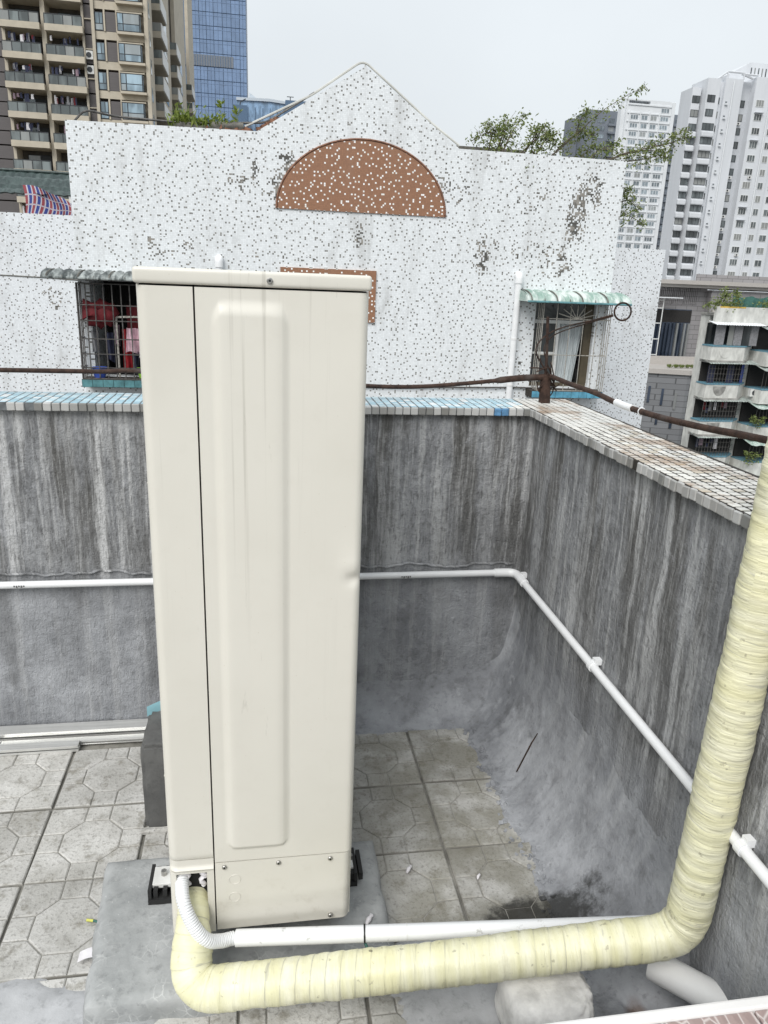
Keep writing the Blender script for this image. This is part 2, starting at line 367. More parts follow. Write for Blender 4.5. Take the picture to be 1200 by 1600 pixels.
M['grout'] = simple('coping_grout', (.035, .03, .024), .9, .3, 40)
M['grout2'] = simple('pale_coping_grout', (.13, .14, .145), .9, .3, 40)
M['pink'] = pink_mat(); M['glaze'] = simple('white_tile_edge', (.82, .81, .80), .3, .03)
M['alu'] = simple('aluminium_profile', (.72, .72, .70), .32, .12, 20, metal=.55, stretch=(.2, 6, 6))
M['tape'] = simple('pale_blue_tape', (.30, .55, .62), .4)
blobs = [(-.05, 2.0, .12, .9, .16), (.35, 3.05, .25, .35, .30), (.25, 2.7, .35, .35, .24), (-.05, 2.9, .12, .35, .26), (-1.4, 1.85, .55, .25, .22), (1.5, 2.15, .12, .35, .25),
         (3.45, 1.95, .22, .5, .30), (4.95, 2.55, .28, .75, .33), (4.6, 1.9, .6, .4, .24), (4.1, 2.85, .5, .4, .20), (2.9, 2.9, .5, .5, .20), (-1.1, 1.6, .3, .15, .2),
         (5.2, 3.0, .3, .4, .28), (.6, 1.75, .5, .12, .18), (4.2, .4, .12, .7, .20), (3.9, 2.0, .8, .5, .14), (-.35, 2.75, .3, .3, .2)]
M['mosaic'] = mosaic('white_mosaic', .0255, (.80, .83, .85), (.16, .157, .148), .090, (.64, .66, .67), blobs)
M['mosaicw'] = mosaic('white_mosaic_wing', .026, (.76, .785, .81), (.14, .135, .13), .085, (.60, .62, .64), [(-4.0, 1.0, .3, .5, .22)])
M['mosaicy'] = mosaic('white_mosaic_side', .0255, (.80, .83, .85), (.11, .108, .10), .092, (.60, .62, .63), axis='y')
M['brown'] = mosaic('brown_mosaic', .0255, (.31, .155, .088), (.80, .78, .72), .10, (.22, .12, .075), streak=.1, damage=False)
M['awn_g'] = corr_mat('green_fibre_sheet', (.22, .34, .29), (.62, .68, .65)); M['awn_d'] = corr_mat('dark_fibre_sheet', (.035, .045, .045), (.35, .38, .37))
M['roofg'] = corr_mat('dark_green_sheet', (.02, .035, .033), (.05, .075, .07))
M['cage'] = simple('painted_grille', (.42, .40, .36), .5, .3, 30, metal=.3); M['caged'] = simple('dark_grille', (.10, .095, .09), .5, .4, 20, metal=.3)
M['sillb'] = simple('teal_sill_tile', (.10, .30, .42), .3, .25, 9); M['sillt'] = simple('dark_teal_sill_tile', (.09, .22, .24), .3, .3, 9)
M['wood'] = simple('brown_window_frame', (.085, .068, .042), .5); M['alw'] = simple('white_window_bar', (.66, .67, .66), .4)
M['curtain'] = simple('white_curtain', (.50, .54, .55), .8, .25, 5, stretch=(14, 1, .5)); M['pane_d'] = glass('dark_pane', (.03, .035, .037))
M['room'] = simple('dim_room', (.026, .024, .023), .9)
M['tarp'] = tarp_mat()
for nm, c in (('red', (.30, .012, .018)), ('dred', (.14, .01, .015)), ('white', (.70, .68, .70)), ('green', (.28, .55, .06)), ('yel', (.62, .62, .14)), ('blue', (.04, .09, .42)), ('pinkc', (.62, .42, .48)), ('navy', (.03, .035, .07)), ('teal', (.05, .17, .17)), ('greyc', (.22, .22, .23)), ('mauve', (.28, .2, .24))):
    M['c_' + nm] = simple('cloth_' + nm, c, .75, .2, 10)
M['leaf'] = leaf_mat('leaf_green', (.09, .135, .03), (.26, .30, .10)); M['leaf2'] = leaf_mat('weed_green', (.12, .18, .03), (.30, .36, .08)); M['bark'] = simple('twig_bark', (.12, .10, .075), .9)
M['brick'] = simple('old_brick', (.22, .11, .07), .9, .35, 20); M['rubble'] = simple('roof_rubble', (.14, .135, .12), .9, .35, 10)
# far buildings
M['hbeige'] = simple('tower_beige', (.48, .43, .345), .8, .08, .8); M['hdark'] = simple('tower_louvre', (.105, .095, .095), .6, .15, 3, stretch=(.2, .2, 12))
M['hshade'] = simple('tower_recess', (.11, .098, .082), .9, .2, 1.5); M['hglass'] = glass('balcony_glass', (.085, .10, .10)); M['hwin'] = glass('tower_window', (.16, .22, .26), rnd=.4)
M['hframe'] = simple('tower_frame', (.03, .035, .04), .5); M['acwhite'] = simple('condenser_white', (.66, .66, .64), .5)
M['gtower'] = simple('tower_curtain_glass', (.165, .245, .39), .15, .10, .5, spec=.7, rnd=.10); M['gmull'] = simple('curtain_mullion', (.09, .15, .24), .4); M['ggrey'] = simple('mechanical_louvre', (.17, .19, .22), .6)
M['lowblue'] = glass('low_blue_glass', (.17, .27, .40), .15, .1); M['lowroof'] = simple('pale_metal_roof', (.50, .55, .60), .4)
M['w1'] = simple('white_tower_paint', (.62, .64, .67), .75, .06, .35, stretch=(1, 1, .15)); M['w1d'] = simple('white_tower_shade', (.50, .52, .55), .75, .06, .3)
M['w1win'] = glass('tower_dark_window', (.055, .065, .068), rnd=.5); M['w2'] = simple('pale_tower_paint', (.68, .70, .72), .7, .04, .3); M['w2win'] = glass('pale_tower_window', (.15, .18, .20), rnd=.5)
M['w3'] = simple('slate_tower_paint', (.165, .185, .215), .7, .05, .3); M['w3win'] = glass('slate_tower_window', (.09, .11, .13), rnd=.5)
def stone_mat(name, c, jx, jz):
    g = G(name, .6); X, Y_, Z = g.sep(g.pos()); u = g.math('ADD', X, Y_)
    row = g.math('FLOOR', g.math('DIVIDE', Z, jz))
    fz = g.math('FRACT', g.math('DIVIDE', Z, jz)); fx = g.math('FRACT', g.math('ADD', g.math('DIVIDE', u, jx), g.math('MULTIPLY', row, .5)))
    r = g.white(g.comb(g.math('FLOOR', g.math('ADD', g.math('DIVIDE', u, jx), g.math('MULTIPLY', row, .5))), row, .5))
    t = g.math('MULTIPLY_ADD', r, .14, .93); k = g.mix(1.0, c, g.comb(t, t, t), 'MULTIPLY')
    j = g.math('MAXIMUM', g.math('LESS_THAN', fz, .09), g.math('LESS_THAN', fx, .04))
    g.col(g.mix(j, k, tuple(q * .45 for q in c))); return g.m
M['st1'] = stone_mat('grey_stone_cladding', (.275, .265, .27), 1.4, .55); M['st2'] = stone_mat('grey_block_cladding', (.19, .195, .205), 2.2, .62)
M['st3'] = simple('pale_stone_cornice', (.42, .395, .37), .6, .06); M['stdark'] = glass('navy_glazing', (.025, .035, .055))
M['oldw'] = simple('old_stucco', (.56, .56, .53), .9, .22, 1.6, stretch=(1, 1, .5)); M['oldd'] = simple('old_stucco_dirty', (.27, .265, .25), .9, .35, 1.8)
M['oldteal'] = simple('old_teal_band', (.12, .25, .32), .6); M['oldsheet'] = simple('old_awning', (.33, .37, .35), .6, .4, 3)
M['net'] = simple('green_shade_net', (.05, .14, .12), .8, .3, 2); M['ochre'] = simple('ochre_stain', (.50, .33, .07), .8, .4, 3)
M['ground'] = simple('city_ground', (.10, .10, .095), .9, .3, .05)
M['ink'] = simple('pipe_print', (.12, .12, .12), .6)

# ------------------------------------------------------------------ mesh helpers
ORG = {}
class MB:
    def __init__(s): s.v = []; s.f = []; s.uv = None
    def add(s, vs, fs):
        b = len(s.v); s.v += [Vector(q) for q in vs]; s.f += [tuple(i + b for i in q) for q in fs]; return s
    def box(s, x0, x1, y0, y1, z0, z1):
        return s.add([(x0, y0, z0), (x1, y0, z0), (x1, y1, z0), (x0, y1, z0), (x0, y0, z1), (x1, y0, z1), (x1, y1, z1), (x0, y1, z1)],
                     [(0, 3, 2, 1), (4, 5, 6, 7), (0, 1, 5, 4), (1, 2, 6, 5), (2, 3, 7, 6), (3, 0, 4, 7)])
    def obox(s, c, hs, rot=(0, 0, 0)):
        from mathutils import Euler
        m = Euler(rot).to_matrix(); c = Vector(c); b = MB().box(-hs[0], hs[0], -hs[1], hs[1], -hs[2], hs[2])
        return s.add([c + m @ q for q in b.v], b.f)
    def prism(s, poly, y0, y1):          # polygon in x,z extruded in y
        n = len(poly)
        vs = [(x, y0, z) for x, z in poly] + [(x, y1, z) for x, z in poly]
        fs = [tuple(range(n)), tuple(range(2 * n - 1, n - 1, -1))] + [(i, i + n, (i + 1) % n + n, (i + 1) % n) for i in range(n)]
        return s.add(vs, fs)
    def prismz(s, poly, z0, z1):
        n = len(poly)
        vs = [(x, y, z0) for x, y in poly] + [(x, y, z1) for x, y in poly]
        fs = [tuple(range(n - 1, -1, -1)), tuple(range(n, 2 * n))] + [(i, (i + 1) % n, (i + 1) % n + n, i + n) for i in range(n)]
        return s.add(vs, fs)
    def tube(s, pts, r, n=8, caps=True, uv=False):
        pts = [Vector(p) for p in pts]; N = len(pts)
        rf = r if callable(r) else (lambda i, a: (r[i] if isinstance(r, (list, tuple)) else r))
        t0 = (pts[1] - pts[0]).normalized(); up = Vector((0, 0, 1)) if abs(t0.z) < .9 else Vector((0, 1, 0))
        nrm = (up - t0 * up.dot(t0)).normalized(); b0 = len(s.v); S_ = 0.0
        for i in range(N):
            t = (pts[min(i + 1, N - 1)] - pts[max(i - 1, 0)]).normalized()
            nrm = (nrm - t * nrm.dot(t)).normalized(); bi = t.cross(nrm)
            for k in range(n):
                a = 2 * math.pi * k / n; q = rf(i, a)
                s.v.append(pts[i] + (nrm * math.cos(a) + bi * math.sin(a)) * q)
        L = [0.0]
        for i in range(1, N): L.append(L[-1] + (pts[i] - pts[i - 1]).length)
        if uv: s.uv = []
        for i in range(N - 1):
            for k in range(n):
                k2 = (k + 1) % n
                s.f.append((b0 + i * n + k, b0 + i * n + k2, b0 + (i + 1) * n + k2, b0 + (i + 1) * n + k))
                if uv: s.uv.append(((L[i], k / n), (L[i], (k + 1) / n), (L[i + 1], (k + 1) / n), (L[i + 1], k / n)))
        if caps and not uv:
            s.f.append(tuple(b0 + k for k in range(n - 1, -1, -1))); s.f.append(tuple(b0 + (N - 1) * n + k for k in range(n)))
        return s
    def disc(s, c, nrm, r, n=16, thick=.002):
        c = Vector(c); nrm = Vector(nrm).normalized(); return s.tube([c, c + nrm * thick], r, n)
    def ring(s, c, nrm, R_, r, n=24, m=5):
        c = Vector(c); nrm = Vector(nrm).normalized(); a = nrm.orthogonal().normalized(); b = nrm.cross(a)
        pts = [c + a * math.cos(2 * math.pi * i / n) * R_ + b * math.sin(2 * math.pi * i / n) * R_ for i in range(n)]
        b0 = len(s.v)
        for i, p in enumerate(pts):
            d = (p - c).normalized()
            for k in range(m): s.v.append(p + d * r * math.cos(2 * math.pi * k / m) + nrm * r * math.sin(2 * math.pi * k / m))
        for i in range(n):
            for k in range(m): s.f.append((b0 + i * m + k, b0 + i * m + (k + 1) % m, b0 + ((i + 1) % n) * m + (k + 1) % m, b0 + ((i + 1) % n) * m + k))
        return s
    def grid(s, nu, nv, fn):
        b0 = len(s.v)
        for j in range(nv):
            for i in range(nu): s.v.append(Vector(fn(i / (nu - 1), j / (nv - 1))))
        for j in range(nv - 1):
            for i in range(nu - 1): s.f.append((b0 + j * nu + i, b0 + j * nu + i + 1, b0 + (j + 1) * nu + i + 1, b0 + (j + 1) * nu + i))
        return s

def worldorg(o): return ORG.get(o.name, Vector((0, 0, 0))) if o else Vector((0, 0, 0))
def mesh(name, mb, mat, smooth=None, bevel=0, off=Vector((0, 0, 0)), seg=2):
    me = bpy.data.meshes.new(name)
    me.from_pydata([q - off for q in mb.v], [], mb.f)
    if mb.uv:
        u = me.uv_layers.new(name='UVMap')
        for p in me.polygons:
            for j, li in enumerate(p.loop_indices): u.data[li].uv = mb.uv[p.index][j]
    if bevel or not mb.uv:
        bm = bmesh.new(); bm.from_mesh(me)
        if bevel:
            bmesh.ops.remove_doubles(bm, verts=bm.verts, dist=1e-6)
            bmesh.ops.bevel(bm, geom=[e for e in bm.edges if len(e.link_faces) == 2 and e.calc_face_angle(0) > .6], offset=bevel, segments=seg, affect='EDGES', profile=.6)
        bmesh.ops.recalc_face_normals(bm, faces=bm.faces)
        bm.to_mesh(me); bm.free()
    if smooth is not None:
        for p in me.polygons: p.use_smooth = True
        me.set_sharp_from_angle(angle=R(smooth))
    me.materials.append(mat if not isinstance(mat, str) else M[mat])
    return me
def put(name, me, parent=None, loc=(0, 0, 0), rot=None):
    o = bpy.data.objects.new(name, me); COL.objects.link(o)
    if parent: o.parent = parent
    o.location = Vector(loc) - worldorg(parent)
    if rot: o.rotation_euler = rot
    ORG[o.name] = Vector(loc)
    return o
def part(name, mb, mat, parent, smooth=None, bevel=0, label=None, kind=None, seg=2):
    off = worldorg(parent)
    o = bpy.data.objects.new(name, mesh(name, mb, mat, smooth, bevel, off, seg)); COL.objects.link(o); o.parent = parent
    ORG[o.name] = off
    if label: o['label'] = label
    if kind: o['kind'] = kind
    return o
def tag(o, label, cat, group=None):
    o['label'] = label; o['category'] = cat
    if group: o['group'] = group
    return o
def thing(name, label, cat, loc=(0, 0, 0), group=None):
    o = bpy.data.objects.new(name, None); COL.objects.link(o); o.location = loc; o.empty_display_size = .1
    ORG[o.name] = Vector(loc); return tag(o, label, cat, group)
def solo(name, mb, mat, label, cat, base=None, smooth=None, bevel=0, group=None, seg=2):
    base = Vector(base) if base is not None else sum(mb.v, Vector()) / len(mb.v)
    o = bpy.data.objects.new(name, mesh(name, mb, mat, smooth, bevel, base, seg)); COL.objects.link(o); o.location = base
    ORG[o.name] = base; return tag(o, label, cat, group)
def struct(name, mb, mat, smooth=None, bevel=0):
    o = bpy.data.objects.new(name, mesh(name, mb, mat, smooth, bevel)); COL.objects.link(o); o['kind'] = 'structure'; ORG[o.name] = Vector(); return o
def nz(p, s=1.0, seed=0): return mnoise.noise(Vector(p) * s + Vector((seed, seed * 1.7, 0)))
def fillet(pts, rad, n=10):
    pts = [Vector(p) for p in pts]; out = [pts[0]]
    for i in range(1, len(pts) - 1):
        r_ = rad[i - 1] if isinstance(rad, (list, tuple)) else rad
        a = (pts[i - 1] - pts[i]).normalized(); b = (pts[i + 1] - pts[i]).normalized()
        p0 = pts[i] + a * r_; p1 = pts[i] + b * r_
        for k in range(n + 1):
            t = k / n; out.append(p0 * (1 - t) ** 2 + pts[i] * 2 * t * (1 - t) + p1 * t * t)
    out.append(pts[-1]); return out
def resample(pts, ds):
    out = [pts[0]]; acc = 0
    for i in range(1, len(pts)):
        a, b = pts[i - 1], pts[i]; L = (b - a).length
        if L < 1e-6: continue
        d = ds - acc
        while d <= L: out.append(a + (b - a) * d / L); d += ds
        acc = L - (d - ds)
    return out
def spline(pts, n=8):
    pts = [Vector(p) for p in pts]; out = []
    for i in range(len(pts) - 1):
        p0 = pts[max(i - 1, 0)]; p1 = pts[i]; p2 = pts[i + 1]; p3 = pts[min(i + 2, len(pts) - 1)]
        for k in range(n):
            t = k / n
            out.append(.5 * ((2 * p1) + (p2 - p0) * t + (2 * p0 - 5 * p1 + 4 * p2 - p3) * t * t + (3 * p1 - p0 - 3 * p2 + p3) * t ** 3))
    out.append(pts[-1]); return out

# ================================================================== THE SETTING
GZ = -24.0
struct('ground', MB().box(-1500, 1500, -1500, 1500, GZ - 1, GZ), 'ground')

YB, XR = 2.32, .886            # inner faces of the two parapets
struct('roof_floor', MB().box(-4, XR + .19, -4, YB + .19, -.35, -.008), 'bed')
struct('roof_building_below', MB().box(-4, XR + .188, -4, YB + .188, GZ, -.36), 'oldd')

# ---- cement pavers, each cast with an octagon pattern
TS_X, TS_Y = .2755, .2845
def paver_mesh(seed):
    mb = MB(); h = .5; a = .29; b = .125; gp = .0019; rng = random.Random(seed)
    sx, sy = TS_X - .0055, TS_Y - .0055
    def pc(poly):
        cx = sum(p[0] for p in poly) / len(poly); cy = sum(p[1] for p in poly) / len(poly)
        out = []; inn = []
        for x, y in poly:
            d = math.hypot(x - cx, y - cy) or 1
            q = gp / .28 * .95
            ox, oy = x - (x - cx) / d * q, y - (y - cy) / d * q
            ix, iy = x - (x - cx) / d * (q + .012), y - (y - cy) / d * (q + .012)
            out.append((ox * sx, oy * sy)); inn.append((ix * sx, iy * sy))
        z1 = rng.uniform(-.0012, .0004); n = len(poly)
        vs = [(x, y, -.007) for x, y in out] + [(x, y, z1 - .002) for x, y in out] + [(x, y, z1) for x, y in inn]
        fs = [(i, (i + 1) % n, (i + 1) % n + n, i + n) for i in range(n)] + [(i + n, (i + 1) % n + n, (i + 1) % n + 2 * n, i + 2 * n) for i in range(n)] + [tuple(range(2 * n, 3 * n))]
        mb.add(vs, fs)
    octo = [(b, a), (a, b), (a, -b), (b, -a), (-b, -a), (-a, -b), (-a, b), (-b, a)]
    pc(octo)
    for s1, s2 in ((1, 1), (1, -1), (-1, 1), (-1, -1)):
        pc([(s1 * b, s2 * a), (s1 * a, s2 * b), (s1 * h, s2 * b), (s1 * h, s2 * h), (s1 * b, s2 * h)])
    pc([(-b, a), (b, a), (b, h), (-b, h)]); pc([(-b, -a), (b, -a), (b, -h), (-b, -h)])
    pc([(a, -b), (a, b), (h, b), (h, -b)]); pc([(-a, -b), (-a, b), (-h, b), (-h, -b)])
    nf = len(mb.f); mb.box(-h * sx, h * sx, -h * sy, h * sy, -.0078, -.0040)
    me = mesh('paver', mb, 'paver'); me.materials.append(M['groove'])
    for p in me.polygons:
        if p.index >= nf: p.material_index = 1
    return me
pv = [paver_mesh(i) for i in range(5)]
floor_o = bpy.data.objects['roof_floor']
X0, Y0 = .489, 1.638
for i in range(-7, 2):
    for j in range(-5, 3):
        x = X0 + (i + .5) * TS_X; y = Y0 + (j - .5) * TS_Y
        if y > YB - .05 + .14 and j == 2: pass
        o = put('paver', pv[random.randrange(5)], floor_o, (x + random.uniform(-.002, .002), y + random.uniform(-.002, .002), random.uniform(-.0015, .001)),
                (random.uniform(-.006, .006), random.uniform(-.006, .006), random.choice((0, math.pi)) + random.uniform(-.006, .006)))

# ---- cement smeared over the pavers near the camera
def patch(name, cx, cy, rx, ry, seed, h=.008, mat='patch'):
    mb = MB(); n = 120; rings = 8; vs = []; fs = []
    for r_ in range(rings + 1):
        for k in range(n):
            a = 2 * math.pi * k / n; q = 1 + .45 * nz((math.cos(a) * 1.5, math.sin(a) * 1.5, seed), 1) + .22 * nz((math.cos(a) * 5, math.sin(a) * 5, seed), 1) + .10 * nz((math.cos(a) * 16, math.sin(a) * 16, seed), 1)
            t = r_ / rings; x = cx + rx * q * t * math.cos(a); y = cy + ry * q * t * math.sin(a)
            z = h * min(1, (1 - t) * 4) + .002 * nz((x, y, seed), 12) * (1 - t) - (.012 if t == 1 else 0)
            vs.append((x, y, z))
    for r_ in range(rings):
        for k in range(n): fs.append((r_ * n + k, r_ * n + (k + 1) % n, (r_ + 1) * n + (k + 1) % n, (r_ + 1) * n + k))
    mb.add(vs, fs); return struct(name, mb, mat, 60)
patch('cement_patch', -.62, 1.14, .46, .22, 3.1, .005); patch('cement_patch', .40, 1.22, .17, .13, 8.4, .007); patch('cement_patch', .05, .98, .55, .11, 5.5, .006, 'paver')

# ---- cement fillet in the angle of floor and parapets (one rough sheet)
def sst0(a, b, x): t = max(0, min(1, (x - a) / (b - a))); return t * t * (3 - 2 * t)
def cove_z(x, y):
    n1 = nz((x, y, 0), 5) * .16 + nz((x, y, 0), 16) * .07 + nz((x, y, 3), 45) * .03
    d1 = (YB + .002 - y) / (.125 * (1 + n1)); d2 = (XR + .002 - x) / (.195 * (1 + n1))
    e1 = max(0, 1 - d1); e2 = max(0, 1 - d2)
    qf = lambda e: 1 - math.sqrt(max(0, 1 - min(e, 1) ** 2))
    H = .17 * qf(e1); H2 = .36 * qf(e2) * sst0(1.03, 1.17, y + .25 * (XR - x))
    H = max(H, H2) + .35 * min(H, H2)
    H += .06 * e1 * e2
    z = -.012 + H + (.012 if H > .0 else 0)
    mnd = .085 * math.exp(-((x - .72) / .10) ** 2 - ((y - .98) / .13) ** 2) * (1 + .5 * nz((x, y, 1), 14))
    z = max(z, mnd - .006 if mnd > .006 else -.012)
    return z + (.004 * nz((x, y, 2), 11) + .0022 * nz((x, y, 2), 38) + .0015 * nz((x * 1.0, y * .25, 2), 90) if z > -.005 else 0)
mb = MB()
def warp(t): return 1 - (1 - t) ** 2.2
mb.grid(150, 240, lambda u, v: (lambda x, y: (x, y, cove_z(x, y)))(.46 + (XR + .004 - .46) * warp(u), .55 + (YB + .004 - .55) * warp(v) ** .8))
struct('cement_fillet', mb, 'fillet', 60)
lipm = MB()
for k in range(150):
    y = 1.20 + 1.0 * random.random(); x = .705 + .045 * nz((0, y, 0), 5) + random.gauss(0, .012); z = max(0, cove_z(x, y)); r_ = random.uniform(.002, .0075)
    lipm.obox((x, y, z), (r_, r_ * random.uniform(.6, 1.3), r_ * .5), (random.uniform(-.5, .5), random.uniform(-.5, .5), random.uniform(0, 3)))
lo_ = struct('mortar_grit', lipm, 'fillet'); lo_['kind'] = 'stuff'; lo_['label'] = 'grey mortar grit scattered along the foot of the cement fillet'
mb = MB()
mb.grid(90, 60, lambda u, v: (lambda x, y: (x, y, cove_z(x, y) * min(1, (x + .36) / .1 + .0) - (.01 if x < -.30 else 0)))(-.36 + .82 * u, 2.12 + (YB + .004 - 2.12) * warp(v)))
struct('cement_fillet', mb, 'fillet', 60)

# ---- parapet walls
def wall_grid(mb, x0, y0, x1, y1, z0, z1, nrm, nu, nv, amp=.003):
    def f(u, v):
        p = Vector((x0 + (x1 - x0) * u, y0 + (y1 - y0) * u, z0 + (z1 - z0) * v))
        d = amp * nz(p, 5) + amp * .6 * nz(p, 17) + amp * .3 * nz(p, 60)
        return p + Vector(nrm) * d
    mb.grid(nu, nv, f)
ZC = 1.096                      # underside of the tile edging
bw = thing('parapet_wall', 'streaked grey cement parapet wall behind the cream condenser, blue tiles on top', 'wall', (-.6, YB, 0))
mb = MB(); wall_grid(mb, -4, YB, XR + .02, YB, -.02, ZC, (0, -1, 0), 300, 90); part('plaster', mb, 'cement', bw, 50)
part('core', MB().box(-4, XR + .19, YB + .006, YB + .19, -.3, ZC - .001), 'cement', bw)
rw = thing('parapet_wall', 'streaked grey cement parapet wall beside the yellow wrapped pipe, white tiles on top', 'wall', (XR, 1.5, 0))
mb = MB(); wall_grid(mb, XR, -4, XR, YB + .02, -.02, ZC, (-1, 0, 0), 380, 90); part('plaster', mb, 'cement', rw, 50)
part('core', MB().box(XR + .006, XR + .19, -4, YB + .004, -.3, ZC - .001), 'cement', rw)
# hairline crack ridge and mortar lip along the back wall
mb = MB()
for (a, b) in ((.30, .86), (-.82, -.36)):
    pts = [(x, YB - .003, .575 + .02 * nz((x, 0, 0), 7) + .008 * nz((x, 0, 0), 30)) for x in [a + (b - a) * k / 50 for k in range(51)]]
    mb.tube(pts, lambda i, q: .004 + .0025 * nz((i * .3, q, 0), 1), 6)
part('mortar_lip', mb, 'cement', bw, 60)

# ---- coping: grout bed, top tiles and edge tiles, each a piece of its own
PT = .025
def tile_mesh(name, sx, sy, sz, mat, bev=.0018):
    return mesh(name, MB().box(-sx / 2, sx / 2, -sy / 2, sy / 2, -sz / 2, sz / 2), mat, None, bev, seg=1)
ZT = 1.122
part('coping_bed', MB().box(XR - .020, XR + .192, -4, YB + .186, ZC + .001, ZT - .0011), 'grout', rw)
part('coping_bed', MB().box(-4, XR - .0215, YB - .020, YB + .184, ZC + .001, ZT - .0011), 'grout2', bw)
tm = [tile_mesh('coping_tile', PT - .0044, PT - .0044, .008, 'ctile'), tile_mesh('coping_tile', PT - .0032, PT - .0032, .008, 'btile')]
em = [tile_mesh('edge_tile', .007, PT - .002, .024, 'etile', .002), tile_mesh('edge_tile', PT - .002, .007, .024, 'etile', .002), tile_mesh('edge_tile', PT - .002, .007, .024, 'blueedge', .002)]
def stuff_tiles(name, lst, sx, sy, sz, mat, parent):
    mb = MB()
    for (x, y, z) in lst: mb.box(x - sx / 2, x + sx / 2, y - sy / 2, y + sy / 2, z - sz / 2, z + sz / 2)
    part(name, mb, mat, parent, kind='stuff')
rest = []; cnt = 0
rows = 8
for j in range(150):
    y = YB + .175 - j * PT
    for i in range(rows):
        x = XR - .0065 + i * PT
        z = ZT - .004 + random.uniform(-.0007, .0007)
        if 1.02 < y < 1.99 and cnt < 300:
            put('coping_tile', tm[0], rw, (x, y, z), (random.uniform(-.02, .02), random.uniform(-.02, .02), random.uniform(-.03, .03))); cnt += 1
        else: rest.append((x, y, z))
stuff_tiles('coping_tiles', rest, PT - .0044, PT - .0044, .008, 'ctile', rw)
rest = []; cnt = 0
for j in range(150):
    y = YB - .012 - j * PT
    if random.random() < .03: continue
    z = ZC + .0125 + random.uniform(-.001, .001)
    if y > .95: put('edge_tile', em[0], rw, (XR - .0215 + random.uniform(-.0012, .0012), y, z), (random.uniform(-.05, .05), random.uniform(-.05, .05), random.uniform(-.06, .06)))
    else: rest.append((XR - .0215, y, z))
stuff_tiles('edge_tiles', rest, .007, PT - .002, .024, 'etile', rw)
rest = []
for i in range(150):
    x = XR - .033 - i * PT
    vis = (-.86 < x < -.34) or (x > .30)
    for j in range(8):
        y = YB - .008 + j * PT; z = ZT - .004 + random.uniform(-.0007, .0007)
        if vis and j < 7: put('coping_tile', tm[0] if x > .80 + .02 * j else tm[1], bw, (x, y, z), (random.uniform(-.02, .02), random.uniform(-.02, .02), random.uniform(-.03, .03)))
        else: rest.append((x, y, z))
    if vis and random.random() > .03:
        put('edge_tile', em[2] if -.02 < x - .765 < .03 else em[1], bw, (x, YB - .0215 + random.uniform(-.001, .001), ZC + .0125), (random.uniform(-.05, .05), random.uniform(-.05, .05), random.uniform(-.05, .05)))
stuff_tiles('coping_tiles', rest, PT - .0038, PT - .0038, .008, 'btile', bw)

# ================================================================== CONDENSER
AY = 1.30
ac = thing('air_conditioner_condenser', 'tall cream air conditioner outdoor unit standing on a grey cement pad', 'air conditioner', (-.01, 1.7, .06))
def shell(xs, zs, f, skirt=.02):
    mb = MB(); nx, nzz = len(xs), len(zs)
    for z in zs:
        for x in xs: mb.v.append(Vector((x, f(x, z), z)))
    for j in range(nzz - 1):
        for i in range(nx - 1): mb.f.append((j * nx + i, j * nx + i + 1, (j + 1) * nx + i + 1, (j + 1) * nx + i))
    bd = [i for i in range(nx)] + [(j + 1) * nx - 1 for j in range(1, nzz)] + [(nzz - 1) * nx + i for i in range(nx - 2, -1, -1)] + [j * nx for j in range(nzz - 2, 0, -1)]
    b0 = len(mb.v)
    for i in bd: q = mb.v[i].copy(); q.y = max(q.y, AY) + skirt; mb.v.append(q)
    n = len(bd)
    for i in range(n): mb.f.append((bd[i], b0 + i, b0 + (i + 1) % n, bd[(i + 1) % n]))
    return mb
def lin(a, b, n): return [a + (b - a) * i / (n - 1) for i in range(n)]
def sst(a, b, x): t = max(0, min(1, (x - a) / (b - a))); return t * t * (3 - 2 * t)
XL, XA, XRT = -.201, -.1085, .183
def edge_round(x, x0, x1, r0, r1):
    y = 0
    if r1 and x > x1 - r1: q = (x - (x1 - r1)) / r1; y += r1 * (1 - math.sqrt(max(0, 1 - min(1, q) ** 2)))
    if r0 and x < x0 + r0: q = ((x0 + r0) - x) / r0; y += r0 * (1 - math.sqrt(max(0, 1 - min(1, q) ** 2)))
    return y
def main_f(x, z):
    # long raised stiffening rib
    cx0, cx1, cz0, cz1 = -.084, .050, .350, 1.462
    dx = min(x - cx0, cx1 - x); up = cz1 - z; dn = z - cz0
    rib = sst(0, .020, dx) * sst(0, .028, up - .02 * sst(.02, 0, dx)) * sst(0, .013, dn - .012 * sst(.02, 0, dx))
    y = AY - .0065 * rib + edge_round(x, 0, XRT, 0, .016)
    y += .006 * math.exp(-((x - .17) / .014) ** 2 - ((z - .955) / .012) ** 2) - .003 * math.exp(-((x - .165) / .02) ** 2 - ((z - .985) / .02) ** 2)
    return y + .0009 * nz((x, 0, z), 3)
xs = lin(XA + .0015, -.09, 5) + lin(-.086, -.068, 14) + lin(-.062, .034, 10) + lin(.036, .054, 14) + lin(.06, .165, 16) + [XRT - .016 + .016 * math.sin(t) for t in lin(.1, math.pi / 2, 10)]
zs = lin(.3225, .346, 4) + lin(.349, .378, 16) + lin(.40, .92, 22) + lin(.93, 1.0, 14) + lin(1.03, 1.40, 12) + lin(1.405, 1.465, 28) + lin(1.470, 1.4785, 3)
part('side_panel', shell(xs, zs, main_f), 'ac', ac, 40)
def left_f(x, z):
    y = AY - .001 + edge_round(x, XL, 0, .018, 0)
    return y + .010 * sst(.352, .329, z) * sst(.02, .0, z - .33) * .4 + .0006 * nz((x, 1, z), 3)
xs2 = [XL + .018 - .018 * math.cos(t) for t in lin(0.0, math.pi / 2, 10)] + lin(XL + .022, XA - .0015, 14)
part('corner_panel', shell(xs2, lin(.3345, .36, 8) + lin(.38, 1.4785, 40), left_f), 'ac', ac, 40)
